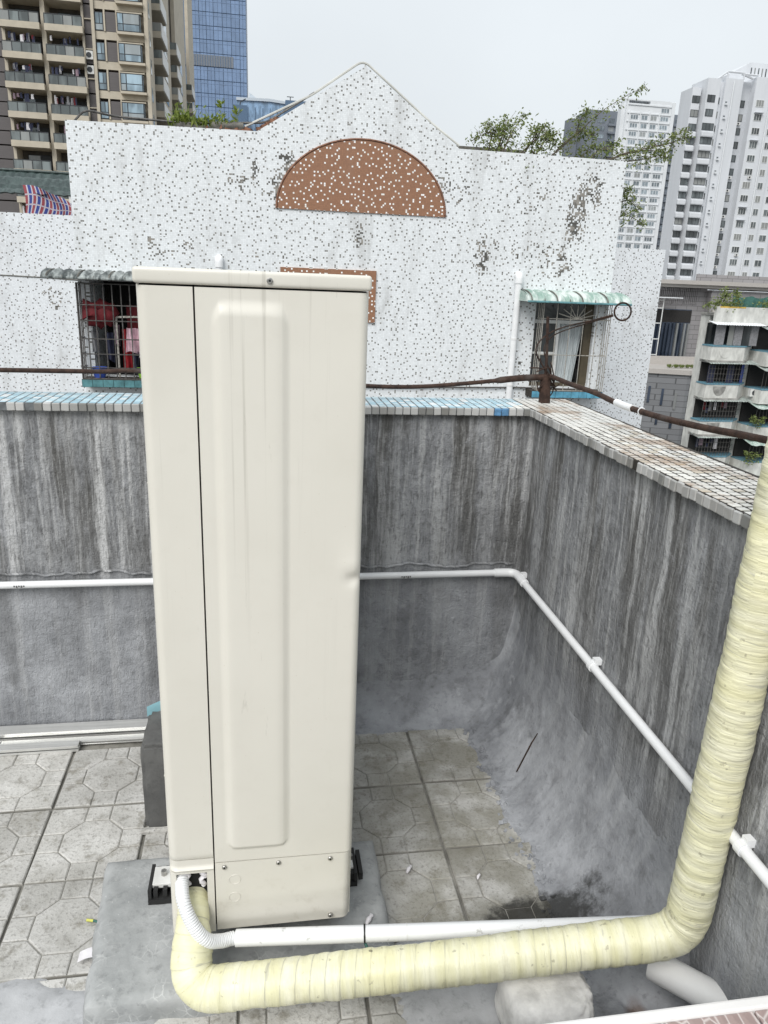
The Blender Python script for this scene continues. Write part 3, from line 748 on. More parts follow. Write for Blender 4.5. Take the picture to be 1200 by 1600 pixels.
def low_f(x, z):
    y = AY + edge_round(x, 0, XRT - .002, 0, .018)
    y += .014 * sst(.17, .138, z) * sst(.0, 1, 0.0 + (x > -1)) * .3
    return y + .002 * sst(.23, .19, z)
xs3 = lin(XA + .0015, .15, 26) + [XRT - .020 + .018 * math.sin(t) for t in lin(.0, math.pi / 2, 10)]
sp = part('service_panel', shell(xs3, lin(.138, .3195, 30), low_f), 'ac', ac, 40)
for x, z in ((-.067, .275), (-.068, .229)):
    part('knockout', MB().ring((x, AY - .0005, z), (0, 1, 0), .012, .0006, 28, 4), 'ac', sp, 60)
def screw(parent, x, z, y):
    s = part('screw', MB().tube([(x, y + .002, z), (x, y - .003, z), (x, y - .0042, z)], [.0052, .0052, .0038], 14), 'steel', parent, 40)
    part('recess', MB().disc((x, y - .0046, z), (0, 1, 0), .0022, 6, .0006), 'dark', s)
for x, z in ((-.088, .3095), (.025, .3095), (.135, .3095), (.138, .153)): screw(sp, x, z, AY + (.002 if z < .2 else 0))
# valve cover with an open hatch
vc = MB()
vc.add(*(lambda m: (m.v, m.f))(shell([XL + .018 - .018 * math.cos(t) for t in lin(0, math.pi / 2, 8)] + lin(XL + .02, XA - .0015, 10), lin(.3045, .3315, 12), lambda x, z: AY + .003 - .006 * math.exp(-((z - .309) / .0045) ** 2) + edge_round(x, XL, 0, .018, 0))))
vc.add(*(lambda m: (m.v, m.f))(shell([XL + .012 - .012 * math.cos(t) for t in lin(0, math.pi / 2, 8)] + [-.187], lin(.138, .3035, 20), lambda x, z: AY + .002 + edge_round(x, XL, 0, .012, 0))))
vc.add(*(lambda m: (m.v, m.f))(shell(lin(-.1245, XA - .0015, 5), lin(.138, .3035, 20), lambda x, z: AY + .002)))
vcp = part('valve_cover', vc, 'ac', ac, 40)
part('hatch_top', MB().box(-.187, -.1245, AY + .002, AY + .02, .2975, .3035), 'ac', vcp)
wt = MB()
for (x, z, s_) in ((-.166, .275, 1), (-.135, .272, 1.1), (-.131, .29, .8)):
    pts = [(x + .004 * math.sin(k * 1.3), AY + .012 + .002 * math.cos(k), z - .016 * s_ + k * .004 * s_) for k in range(9)]
    wt.tube(pts, lambda i, a: .0045 * (1 + .5 * nz((i, a, x * 50), 1)), 8)
part('sealing_putty', wt, 'c_white', vcp, 60)
# top cover
tp = MB().box(XL - .003, XRT + .003, AY - .004, 2.116, 1.4815, 1.507)
tpo = part('top_cover', tp, 'ac', ac, 40, .007, seg=4)
screw(tpo, .015, 1.4925, AY - .004)
part('seam_shade_core', MB().box(XL + .004, XRT - .005, AY + .021, 2.10, .138, 1.4805), 'dark', ac)  # near-black core: shade in the panel seams and hatch put into its colour
part('left_panel', MB().box(XL - .0005, XL + .003, AY + .0205, 2.105, .139, 1.480), 'ac', ac)
part('right_panel', MB().box(XRT - .004, XRT - .0005, AY + .018, 2.105, .139, 1.480), 'ac', ac)
part('rear_panel', MB().box(XL + .001, XRT - .001, 2.1055, 2.112, .139, 1.480), 'ac', ac)
for zc in (.47, 1.12):
    fg = MB()
    for q in range(9): fg.ring((XL - .012 + .004 * (q / 8) ** 2, 1.70, zc), (1, 0, 0), .04 + .032 * q, .0025, 36, 4)
    for q in range(8):
        a = math.pi * q / 8; fg.tube([(XL - .012, 1.70 + .3 * math.cos(a), zc + .3 * math.sin(a)), (XL - .012, 1.70 - .3 * math.cos(a), zc - .3 * math.sin(a))], .0022, 4)
    f_ = part('fan_guard', fg, 'ac', ac, 60)
    part('fan_opening', MB().disc((XL - .002, 1.70, zc), (1, 0, 0), .29, 40, .001), 'dark', f_)
# mounting feet: a steel bracket on a ribbed rubber block either side
for yy in (1.475,):
    for sx, xa in ((-1, -.279), (1, .222)):
        x0, x1 = (xa, -.19) if sx < 0 else (.17, xa)
        f_ = part('foot', MB().box(x0 + (.008 if sx < 0 else 0), x1 - (0 if sx < 0 else .008), yy + .016, yy + .074, .088, .100).box(max(x0 + .03, XL - .012) if sx < 0 else XRT - .01, XL + .01 if sx < 0 else min(x1 - .02, XRT + .012), yy + .020, yy + .070, .1, .139), 'acwhite', ac, None, .002)
        rb = MB().box(x0, x1, yy - .005, yy + .085, .058, .074)
        rb.box(x0, x0 + .008, yy - .003, yy + .083, .074, .100) if sx < 0 else rb.box(x1 - .008, x1, yy - .003, yy + .083, .074, .100)
        for q in range(3): rb.box(x0 + .012 + q * .022, x0 + .022 + q * .022, yy + .001, yy + .08, .074, .095)
        part('rubber_block', rb, 'rubber', f_)
        part('bolt', MB().tube([((x0 + x1) / 2 + sx * .012, yy + .045, .1), ((x0 + x1) / 2 + sx * .012, yy + .045, .113)], .007, 6), 'steel', f_)

# ---- cement pad
def pad_fn():
    mb = MB(); nx, ny = 70, 60; L, Rr, F, B = -.372, .285, 1.225, 1.635
    def f(u, v):
        e = 7
        x = L + (Rr - L) * u + .012 * nz((0, v * 6, 1), 1) * (1 - u) - .012 * nz((0, v * 5, 4), 1) * u; x -= .03 * v * (1 - u)
        y = F + (B - F) * (v ** 1.3) + .008 * nz((u * 7, 0, 2), 1) * (1 - v)
        dd = min(u * (Rr - L), (1 - u) * (Rr - L), (v ** 1.3) * (B - F), (1 - v) * (B - F))
        z = .060 - (.012 * (1 - min(1, dd / .018)) ** 2) + .0022 * nz((x, y, 0), 14) + .001 * nz((x, y, 0), 50)
        return (x, y, z)
    mb.grid(nx, ny, f)
    n0 = len(mb.v)
    bd = [i for i in range(nx)] + [(j + 1) * nx - 1 for j in range(1, ny)] + [(ny - 1) * nx + i for i in range(nx - 2, -1, -1)] + [j * nx for j in range(ny - 2, 0, -1)]
    for lvl, zz in ((1, .03), (2, -.006)):
        for i in bd:
            q = mb.v[i].copy(); q.z = zz; q.x += .004 * lvl * (1 if q.x > 0 else -1) + .004 * nz((q.x, q.y, zz), 30); q.y += -.003 + .005 * nz((q.x, q.y, zz), 25); mb.v.append(q)
    n = len(bd)
    for i in range(n):
        a, b = bd[i], bd[(i + 1) % n]; mb.f.append((a, n0 + i, n0 + (i + 1) % n, b)); mb.f.append((n0 + i, n0 + n + i, n0 + n + (i + 1) % n, n0 + (i + 1) % n))
    return mb
solo('cement_pad', pad_fn(), 'pad', 'low grey cement pad with cracked skin under the cream condenser', 'pad', (-.04, 1.6, 0), 50)

solo('cement_pad', MB().box(-.19, .165, 1.86, 2.09, -.005, .1375), 'pad', 'second cement pad hidden under the rear of the cream condenser', 'pad', (0, 1.97, 0), None, .006)

# ---- upright kerb block with blue tape behind the unit
def rough_box(x0, x1, y0, y1, z0, z1, n=8, amp=.003, sc=25, bev=.01):
    mb = MB()
    bm = bmesh.new(); bmesh.ops.create_cube(bm, size=1)
    for v in bm.verts: v.co = Vector((x0 + (x1 - x0) * (v.co.x + .5), y0 + (y1 - y0) * (v.co.y + .5), z0 + (z1 - z0) * (v.co.z + .5)))
    bmesh.ops.bevel(bm, geom=list(bm.edges), offset=bev, segments=2, affect='EDGES')
    bmesh.ops.subdivide_edges(bm, edges=list(bm.edges), cuts=n, use_grid_fill=True)
    bm.normal_update()
    for v in bm.verts: v.co += v.normal * amp * (nz(v.co, sc) + .5 * nz(v.co, sc * 3))
    mb.v = [v.co.copy() for v in bm.verts]; bm.verts.index_update(); mb.f = [tuple(q.index for q in p.verts) for p in bm.faces]; bm.free()
    return mb
kb = thing('kerb_block', 'dark grey cement kerb block standing behind the cream condenser', 'block', (-.27, 1.89, 0))
part('block', rough_box(-.335, -.213, 1.80, 1.985, -.004, .272), 'block', kb, 60)
part('mortar', rough_box(-.345, -.215, 1.785, 1.802, -.004, .012, 6, .006, 40, .003), 'paver', kb, 60)
part('tape', MB().grid(8, 3, lambda u, v: (-.340 + .115 * u, 1.972 + .006 * math.sin(u * 3), .258 + .032 * v + .045 * u)), 'tape', kb, 60, label='pale blue tape end')

# ---- aluminium profiles stacked along the foot of the wall
def channel(x0, x1, y, z, w_, h_, rz=0):
    mb = MB(); t = h_ * .16
    mb.box(x0, x1, y, y + w_, z + h_ - t, z + h_); mb.box(x0, x1, y, y + .003, z + h_ * .62, z + h_ - t)
    mb.box(x0, x1, y + w_ * .55, y + w_ * .62, z + t, z + h_ - t); mb.box(x0, x1, y + w_ * .1, y + w_, z, z + t)
    mb.box(x0, x1, y + w_ * .1, y + w_ * .1 + .003, z + t, z + h_ * .34)
    c, s_ = math.cos(rz), math.sin(rz); o = Vector(((x0 + x1) / 2, y, 0))
    for q in mb.v: d = q - o; q.x, q.y = o.x + d.x * c - d.y * s_, o.y + d.x * s_ + d.y * c
    return mb
GA = 'aluminium strips by the wall'
solo('aluminium_profile', channel(-2.0, -.352, 2.262, .002, .05, .034), 'alu', 'long pale aluminium profile pushed tight against the foot of the cement wall', 'metal profile', (-1, 2.26, 0), None, .001)
solo('aluminium_profile', channel(-2.0, -.60, 2.185, .001, .032, .024, R(.5)), 'alu', 'short aluminium profile with an open cut end lying on the pavers', 'metal profile', (-1, 2.17, 0), None, .001)
solo('aluminium_profile', channel(-.85, -.352, 2.228, .001, .026, .016, R(-.3)), 'alu', 'thin aluminium profile lying between the wall profile and the short cut one', 'metal profile', (-.6, 2.21, 0), None, .001)

# ================================================================== PIPES
# yellow tape-wrapped refrigerant line
A_ = Vector((-.158, 1.192, .104)); B_ = Vector((.832, 1.062, .262))
path = [Vector((-.156, 1.40, .262)), Vector((-.156, 1.315, .245)), Vector((-.157, 1.255, .20))]
cl = fillet([(-.154, 1.40, .228), (-.154, 1.295, .212), A_, A_.lerp(B_, .5) + Vector((0, 0, -.004)), B_, (.856, 1.057, 1.55), (1.15, 1.02, 1.62), (1.22, 1.0, 1.0), (1.22, 1.0, -6)], [.045, .065, .05, .065, .10, .1, .1], 14)
cl = resample(cl, .0035)
def wrad(i, a):
    s_ = i * .0035; ph = (s_ / .030 + a / (2 * math.pi)) % 1.0
    r0 = .0412 if s_ > .19 else .030 + .0112 * sst(.08, .19, s_)
    return r0 + .0014 * ph + .0012 * max(0, nz((s_ * 34 + a * .25, 3, 0), 1)) + .0022 * nz((s_ * 9, math.cos(a), math.sin(a)), 1.5) + .0012 * nz((s_ * 70, math.cos(a) * 1.5, math.sin(a) * 1.5), 1)
solo('wrapped_pipe', MB().tube(cl, wrad, 36, uv=True), 'wrap', 'thick pipe wrapped in pale yellow tape running from the condenser up beside the parapet', 'pipe', (.3, 1.12, .06), 60)

# white drain: corrugated hose pushed into a pvc pipe
H0 = Vector((-.066, 1.262, .156)); H1 = Vector((.835, 1.150, .198))
hs = resample(spline([(-.178, 1.36, .272), (-.177, 1.315, .276), (-.171, 1.268, .264), (-.152, 1.243, .226), (-.126, 1.236, .188), (-.098, 1.250, .165), H0 + (H0 - H1).normalized() * .004, H0 + (H1 - H0).normalized() * .03], 14), .0008)
dp = thing('drain_pipe', 'thin white plastic drain pipe lying beside the yellow wrapped pipe, with a corrugated hose end', 'pipe', (.3, 1.22, .1))
part('corrugated_hose', MB().tube(hs, lambda i, a: .0132 + .0018 * (1 if (i * .0008 / .0052) % 1 < .55 else -1) * .6, 18), 'pvcclean', dp, 80)
d_ = (H1 - H0)
pp_ = [H0 + d_ * t for t in lin(0, 1, 40)]
part('pipe', MB().tube(pp_, .0172, 24), 'pvc', dp, 60)
part('coupling', MB().tube([H0 + d_ * .398, H0 + d_ * .402], .0177, 24), 'grey_pvc', dp, 60)
part('cable_tie', MB().tube([H0 + d_ * .2985, H0 + d_ * .3025], .0186, 24), 'rubber', dp, 60)
c_ = H0 + d_ * .300
part('cable_tie_tail', MB().tube([c_ + Vector((0, -.012, -.012)), c_ + Vector((.008, -.03, -.022)), c_ + Vector((.012, -.045, -.035))], .003, 6), 'net', dp, 60)

# white conduit along both walls with an elbow and clips
cd = thing('conduit', 'thin white conduit clipped along both cement walls with an elbow in the corner', 'conduit', (.2, 2.29, .54))
ym, xm = YB - .020, XR - .020
part('straight_pipe', MB().tube([(-3, ym, .545), (.82, ym, .548)], .0115, 16), 'pvcclean', cd, 60)
part('straight_pipe', MB().tube([(xm, 2.235, .546), (xm, .2, .515), (xm, -2, .50)], .0115, 16), 'pvcclean', cd, 60)
el = fillet([(.79, ym, .548), (xm, ym, .548), (xm, 2.205, .546)], .035, 8)
part('elbow', MB().tube(el, .0150, 18), 'pvcclean', cd, 60)
for (yy, zz) in ((2.245, .5462), (1.66, .537), (1.0, .527)):
    cp = MB().tube([(xm, yy - .008, zz), (xm, yy + .008, zz)], .0145, 16); cp.box(xm + .002, XR + .003, yy - .009, yy + .009, zz + .006, zz + .022)
    part('clip', cp, 'pvcclean', cd, None)
cp = MB().box(.80, .815, ym - .002, YB + .003, .556, .57)
for sgn, xa in ((1, .46), (1, -.77)):
    pr = MB()
    for q in range(5): pr.box(xa + q * .007, xa + q * .007 + .0045, ym - .0122, ym - .0118, .544 - .003 * (q % 2), .549)
    part('printed_mark', pr, 'ink', cd)

# fat stub pipe in the corner by the tiled ledge
fp = thing('stub_pipe', 'fat white plastic pipe stub poking out beside the parapet below the yellow pipe', 'pipe', (.85, 1.03, .1))
p0 = Vector((.798, 1.098, .150)); p1 = Vector((.965, .90, .168)); dq = (p1 - p0).normalized()
part('tube', MB().tube([p0, p0 + dq * .004, p1], [.030, .0315, .0315], 28), 'grey_pvc', fp, 40)
# rounded stone prop under the yellow pipe
bm = bmesh.new(); bmesh.ops.create_cube(bm, size=2); bmesh.ops.subdivide_edges(bm, edges=list(bm.edges), cuts=26, use_grid_fill=True)
sm = MB()
for v in bm.verts:
    p = v.co; e = 4.5; q = (abs(p.x) ** e + abs(p.y) ** e + abs(p.z) ** e) ** (1 / e); p = p / q * .98
    rough = 1 if p.x > .05 + .25 * p.z else .25
    d = 1 + .05 * nz(p, 1.6, 3) + rough * (.05 * abs(nz(p, 4, 1)) + .03 * nz(p, 11, 2) + .02 * nz(p, 26, 2))
    p = p * d
    if p.y < 0: p.x *= 1 - .22 * (-p.y) * max(0, p.x)
    sm.v.append(Vector((.563 + .086 * p.x, 1.078 + .078 * p.y - .02 * p.x, .072 + .082 * p.z + .012 * p.x * (p.z > 0))))
bm.verts.index_update(); sm.f = [tuple(q.index for q in f.verts) for f in bm.faces]; bm.free()
solo('stone_prop', sm, 'stone', 'rough broken pale stone propping up the yellow wrapped pipe', 'stone', (.56, 1.07, 0), 60)

# tiled ledge in the near corner
ld = thing('tiled_ledge', 'low ledge faced with pinkish relief tile and a white rim, by the parapet', 'ledge', (.55, .6, 0))
part('base', MB().box(.0, XR - .004, .35, .760, -.006, .438), 'cement', ld)
for i, x in enumerate(lin(.02, .74, 4)):
    part('ledge_tile', MB().box(x, x + .236 if i < 3 else XR - .006, .34, .757, .4385, .449), 'pink', ld, None, .002)
part('rim', MB().box(.005, XR - .005, .7575, .777, .425, .4525), 'glaze', ld, None, .004)

# ---- litter
gl = 'white litter crumbs'
for i, (px, py, z, s_) in enumerate(((577, 1440, .062, 1.1), (639, 1361, .003, 1.0), (748, 1372, .004, .7))):
    c = atz(px, py, z)
    mb = MB()
    mb.tube([c + Vector((-.008 * s_, -.009 * s_, .003)), c + Vector((-.002, 0, .006)), c + Vector((.003, .006 * s_, .006)), c + Vector((.006 * s_, .012 * s_, .003))], [.003 * s_, .006 * s_, .004 * s_, .005 * s_], 8)
    solo('putty_crumb', mb, 'c_white', ('white crumb of putty lying on the edge of the cement pad', 'white crumb of putty lying on the paver beside the cement pad', 'tiny white crumb lying on the pavers by the cement fillet')[i], 'litter', c, 60)
c = atz(137, 1497, .010)
solo('paper_scrap', MB().grid(6, 4, lambda u, v: c + Vector((-.02 + .045 * u, -.012 + .028 * v + .008 * u, .003 + .006 * math.sin(u * 3)))), 'c_white', 'white scrap of paper on the ground beside the cement pad', 'paper', c, 60)
c = atz(146, 1440, .004)
gw = thing('wire_scrap', 'short green and yellow wire scrap lying on the pavers', 'wire', c)
part('green_sleeve', MB().tube(spline([c + Vector((0, 0, .003)), c + Vector((.012, -.008, .004)), c + Vector((.016, -.03, .003))], 5), .0028, 6), 'net', gw, 60)
part('yellow_core', MB().tube([c + Vector((-.016, .004, .003)), c + Vector((0, 0, .003))], .0035, 6), 'c_yel', gw, 60)
def on_fillet(px, py):
    z = .05
    for _ in range(40): p = atz(px, py, z); z = .5 * z + .5 * (cove_z(p.x, p.y) + .003)
    return atz(px, py, z)
solo('dry_twig', MB().tube([on_fillet(840, 1146), on_fillet(830, 1162), on_fillet(818, 1185), on_fillet(807, 1206)], [.0015, .0025, .0025, .002], 6), 'wire', 'thin dark dry twig stuck to the cement fillet', 'twig', None, 60)

# ================================================================== RUSTY RAIL AND WIRES
ra = thing('rusty_rail', 'rusty iron pipe rail on a short post at the parapet corner', 'rail', (.965, 2.43, ZT))
part('post', MB().tube([(.957, 2.425, ZT - .006), (.955, 2.425, 1.16), (.952, 2.425, 1.212)], lambda i, a: .019 + .003 * nz((i, a, 0), 1.3), 14), 'rust', ra, 50)
lp = spline([(-3, 2.42, 1.19), (-.779, 2.42, 1.198), (-.5, 2.42, 1.199), (-.38, 2.42, 1.202), (0, 2.42, 1.185), (.344, 2.42, 1.169), (.52, 2.42, 1.170), (.722, 2.42, 1.188), (.85, 2.42, 1.203), (.96, 2.42, 1.210)], 6)
part('rail_pipe', MB().tube(lp, lambda i, a: .0070 + .0008 * nz((i * .5, a, 0), 1) + (.004 if i > 44 else 0), 12), 'rust', ra, 60)
rp = [(.955, 2.43, 1.215), (.968, 2.38, 1.212), (.972, 2.25, 1.208), (.974, 2.078, 1.207), (.974, 1.90, 1.200), (.975, 1.70, 1.203), (.975, 1.507, 1.214), (.976, 1.289, 1.231), (.978, .9, 1.25), (.98, -1, 1.25)]
part('rail_pipe', MB().tube(spline(rp, 6), lambda i, a: .0078 + .001 * nz((i * .6, a, 2), 1), 12), 'rust', ra, 60)
part('white_sleeve', MB().tube([(.974, 1.935, 1.2018), (.974, 1.885, 1.200), (.974, 1.84, 1.2005)], .0098, 14), 'pvcclean', ra, 60)
part('wire_tie', MB().ring((.974, 1.79, 1.2012), (0, 1, 0), .0096, .0015, 14, 5), 'pvcclean', ra, 60)
rg = thing('wire_loop', 'bent wire rising from the rail post and ending in a round loop', 'wire', (.95, 2.42, 1.21))
def at24(*l): return [aty(px, py, 2.42) for px, py in l]
part('stem_wire', MB().tube(spline(at24((862, 600), (850, 575), (838, 552), (842, 535), (860, 520), (885, 510), (920, 502), (958, 492)), 6), .0028, 6), 'wire', rg, 60)
part('stem_wire', MB().tube(spline(at24((866, 598), (856, 570), (850, 545), (860, 528), (880, 517), (915, 506), (958, 494)), 6), .0022, 6), 'wire', rg, 60)
cr = aty(973, 487, 2.42); part('loop', MB().ring(cr, (.1, 1, -.1), .0285, .0032, 30, 6), 'wire', rg, 60)
ru = thing('rust_wire_tangle', 'tangle of rusty tie wires wound round the rail post', 'wire', (.95, 2.42, 1.2))
part('upright_rod', MB().tube(spline(at24((852, 592), (854, 560), (855, 530), (856, 495)), 4), .0052, 7), 'rust', ru, 60)
for l in (((825, 574), (848, 576), (858, 590), (868, 604)), ((836, 580), (856, 574), (862, 595), (872, 612)), ((845, 560), (856, 585), (866, 606), (872, 600)), ((840, 596), (842, 612), (856, 606), (868, 600), (866, 614), (856, 622)), ((858, 565), (864, 590), (866, 602), (860, 612)), ((850, 600), (842, 606), (848, 616), (862, 600))):
    part('tie_wire', MB().tube(spline([p + Vector((0, random.uniform(-.02, .02), 0)) for p in at24(*l)], 6), .0022, 5), 'wire', ru, 60)

# ================================================================== NEIGHBOUR BUILDING
NY = 12.0
nb = thing('neighbour_house', 'white mosaic-tiled house with a gabled parapet and brown half-round panel', 'house', (1.5, NY, GZ))
NL, NR = -2.655, 5.685
LW = (-2.55, -1.25, -.05, 1.34); RWN = (4.43, 5.47, -.10, 1.33)
def holed(outer, holes, y):
    bm = bmesh.new(); es = []
    for lp_ in [outer] + holes:
        vs = [bm.verts.new((x, y, z)) for x, z in lp_]
        es += [bm.edges.new((vs[i], vs[(i + 1) % len(vs)])) for i in range(len(vs))]
    bmesh.ops.triangle_fill(bm, edges=es, use_beauty=True, use_dissolve=False)
    mb = MB(); bm.verts.index_update(); mb.v = [v.co.copy() for v in bm.verts]; mb.f = [tuple(v.index for v in f.verts) for f in bm.faces]; bm.free(); return mb
def rect(a): x0, x1, z0, z1 = a; return [(x0, z0), (x1, z0), (x1, z1), (x0, z1)]
FRM = (.40, 1.64, .95, 1.50)
lo = [(NL, GZ), (NR, GZ), (NR, 3.432), (2.98, 3.442), (1.53, 4.43), (-.03, 3.484), (NL, 3.458)]
fw = holed(lo, [rect(LW), rect(RWN), rect(FRM)], NY)
# reveals
for (x0, x1, z0, z1) in (LW, RWN, FRM):
    fw.add([(x0, NY, z0), (x1, NY, z0), (x1, NY, z1), (x0, NY, z1), (x0, NY + .16, z0), (x1, NY + .16, z0), (x1, NY + .16, z1), (x0, NY + .16, z1)], [(0, 1, 5, 4), (1, 2, 6, 5), (2, 3, 7, 6), (3, 0, 4, 7)])
part('front_wall', fw, 'mosaic', nb)
part('gable_cap', MB().prism([(-.03, 3.484), (1.53, 4.43), (2.98, 3.442), (2.94, 3.442), (1.53, 4.40), (.03, 3.484)], NY + .001, NY + .2), 'oldw', nb)
body = MB(); body.box(NL + .002, NR - .002, NY + .165, NY + 6, GZ, -.1)
part('side_wall', MB().box(NL, NL + .16, NY + .002, NY + 4, GZ, 3.4).box(NR - .16, NR, NY + .002, NY + 4, GZ, 3.4), 'mosaicy', nb)
part('roof_slab', MB().box(NL + .16, NR - .16, NY + .17, NY + 7, 3.0, 3.15), 'rubble', nb)
for a, nm in ((LW, 'L'), (RWN, 'R'), (FRM, 'F')):
    x0, x1, z0, z1 = a; d = 1.1
    part('room', MB().add([(x0 - .1, NY + .17, z0 - .1), (x1 + .1, NY + .17, z0 - .1), (x1 + .1, NY + .17, z1 + .1), (x0 - .1, NY + .17, z1 + .1), (x0 - .1, NY + d, z0 - .1), (x1 + .1, NY + d, z0 - .1), (x1 + .1, NY + d, z1 + .1), (x0 - .1, NY + d, z1 + .1)],
                         [(0, 1, 5, 4), (1, 2, 6, 5), (2, 3, 7, 6), (3, 0, 4, 7), (4, 5, 6, 7)]), 'room', nb)
# half-round brown panel, proud of the wall
hp = [(1.53 + 1.268 * math.cos(a), 2.468 + .99 * math.sin(a)) for a in lin(0, math.pi, 40)]
hr = part('half_round_panel', MB().prism(hp, NY - .02, NY + .01), 'brown', nb)
rim = [(1.53 + 1.285 * math.cos(a), NY - .012, 2.468 + 1.005 * math.sin(a)) for a in lin(0, math.pi, 50)]
part('panel_rim', MB().tube(rim, .018, 6), 'brick', hr, 60)
# brown window surround half hidden by the condenser
br = MB(); x0, x1, z0, z1 = .299, 1.775, .86, 1.64; t = .11
br.box(x0, x1, NY - .03, NY + .02, z1 - t, z1); br.box(x0, x0 + t, NY - .03, NY + .02, z0, z1 - t); br.box(x1 - t, x1, NY - .03, NY + .02, z0, z1 - t); br.box(x0 + t, x1 - t, NY - .03, NY + .02, z0, z0 + t)
part('brown_surround', br, 'brown', nb)
part('surround_pane', MB().box(.40, 1.64, NY + .10, NY + .11, .95, 1.5), 'pane_d', nb)
# conduit lines, downpipes
def downpipe(x, ztop):
    o = part('downpipe', MB().tube([(x, NY - .07, GZ), (x, NY - .07, ztop - .06)], .052, 16), 'pvcclean', nb, 60)
    part('elbow', MB().tube(fillet([(x, NY - .07, ztop - .12), (x, NY - .07, ztop), (x, NY + .02, ztop)], .05, 8), .063, 16), 'pvcclean', o, 60)
    for zz in (ztop - 1.0, ztop - 1.75): part('collar', MB().tube([(x, NY - .07, zz), (x, NY - .07, zz + .03)], .057, 16), 'grey_pvc', o, 60)
downpipe(4.075, 1.66); downpipe(-.61, 1.715)
part('cable_line', MB().tube([(1.65, NY - .03, -.155), (4.3, NY - .03, -.12), (5.66, NY - .03, -.14)], .013, 6), 'caged', nb, 60)
part('iron_bar', MB().tube([(-3.4, 15.9, -.42), (-2.4, 15.9, -.43)], .02, 6), 'caged', nb, 60)
# wings set back on either side
WY = 16.0
wl_ = part('left_wing_wall', MB().box(-9, -2.0, WY, WY + .2, GZ, 2.46), 'mosaicw', nb)
part('right_wing_wall', MB().box(4.5, 8.735, WY, WY + .2, GZ, 2.378), 'mosaicw', nb)
part('right_wing_side', MB().box(8.70, 8.732, WY + .201, WY + 5, GZ, 2.375), 'mosaicy', nb)
part('wall_crack', MB().tube([(-9, WY - .004, 1.40), (-4, WY - .004, 1.30), (-2.6, WY - .004, 1.235)], .012, 5), 'rubble', nb)

# awnings: corrugated sheets bent over the windows
def awning(name, x0, x1, zt, drop, depth, mat, pitch=.14):
    mb = MB(); n = int((x1 - x0) / pitch * 8)
    def f(u, v):
        a = v * math.pi / 2; x = x0 + (x1 - x0) * u
        w_ = .018 * math.cos(2 * math.pi * (x - x0) / pitch)
        return (x, NY - depth * math.sin(a) ** .9, zt - drop * (1 - math.cos(a)) + w_)
    mb.grid(n, 12, f)
    o = part(name, mb, mat, nb, 60)
    for xe in (x0, x1):
        poly = [(NY - depth * math.sin(v * math.pi / 2) ** .9, zt - drop * (1 - math.cos(v * math.pi / 2))) for v in lin(0, 1, 10)] + [(NY, zt - drop)]
        e = MB(); n_ = len(poly); e.add([(xe - .006, y, z) for y, z in poly] + [(xe + .006, y, z) for y, z in poly], [tuple(range(n_)), tuple(range(2 * n_ - 1, n_ - 1, -1))] + [(i, (i + 1) % n_, (i + 1) % n_ + n_, i + n_) for i in range(n_)])
        part('end_sheet', e, mat, o)
    part('front_bead', MB().tube([(x0, NY - depth, zt - drop), (x1, NY - depth, zt - drop)], .017, 6), 'awn_d' if mat == 'awn_d' else 'sillt', o, 60)
    for k in range(int((x1 - x0) / pitch / 1.5)):
        x = x0 + pitch * (1.5 * k + .5); pts = [(x, NY - depth * math.sin(v * math.pi / 2) ** .9, zt - drop * (1 - math.cos(v * math.pi / 2)) + .004) for v in lin(0.05, 1, 8)]
        part('seam', MB().tube(pts, .011, 5), 'rubble', o, 60)
awning('awning', 4.10, 5.83, 1.445, .165, .50, 'awn_g'); awning('awning', -3.02, -1.1, 1.475, .105, .55, 'awn_d')
def cage(x0, x1, z0, z1, dy, mat, nvert, hor, r=.010):
    yf = NY - dy; c = part('window_grille', MB().tube([(x0, yf, z0), (x1, yf, z0), (x1, yf, z1), (x0, yf, z1), (x0, yf, z0)], r * 1.4, 6), mat, nb, 60)
    for k in range(nvert): x = x0 + (x1 - x0) * (k + 1) / (nvert + 1); part('bar', MB().tube([(x, yf, z0), (x, yf, z1)], r, 6), mat, c, 60)
    for z in hor:
        part('bar', MB().tube([(x0, yf, z), (x1, yf, z)], r, 6), mat, c, 60)
        for xe in (x0, x1): part('bar', MB().tube([(xe, yf, z), (xe, NY, z)], r, 6), mat, c, 60)
    for xe in (x0, x1):
        for k in range(3): y = yf + dy * (k + .8) / 3.2; part('bar', MB().tube([(xe, y, z0), (xe, y, z1)], r, 6), mat, c, 60)
    return c
# right window: dark sash left, curtained sash right
rwn = part('window', MB().box(RWN[0], RWN[1], NY + .09, NY + .15, RWN[2], RWN[2] + .06).box(RWN[0], RWN[1], NY + .09, NY + .15, RWN[3] - .05, RWN[3]).box(RWN[1] - .13, RWN[1], NY + .08, NY + .15, RWN[2] + .06, RWN[3] - .05)
           .box(RWN[0], RWN[0] + .04, NY + .09, NY + .15, RWN[2] + .06, RWN[3] - .05), 'wood', nb)
part('transom', MB().box(RWN[0] + .04, RWN[1] - .13, NY + .09, NY + .13, .93, .985), 'alw', rwn); part('mullion', MB().box(4.86, 4.905, NY + .088, NY + .132, -.04, .93), 'alw', rwn)
part('sash_bar', MB().box(RWN[0] + .04, 4.86, NY + .09, NY + .12, .43, .465), 'alw', rwn)
part('pane', MB().box(RWN[0] + .04, 4.86, NY + .125, NY + .13, -.04, .93), 'pane_d', rwn); part('pane', MB().box(RWN[0] + .04, RWN[1] - .13, NY + .135, NY + .14, .985, 1.28), 'pane_d', rwn)
part('curtain', MB().grid(60, 3, lambda u, v: (4.91 + (.33 + .10 * v) * u, NY + .14 + .02 * math.sin(u * 34), -.04 + .97 * v)), 'curtain', rwn, 60)
cage(4.47, 5.62, -.13, 1.26, .26, 'cage', 4, (.45, 1.02), .007)
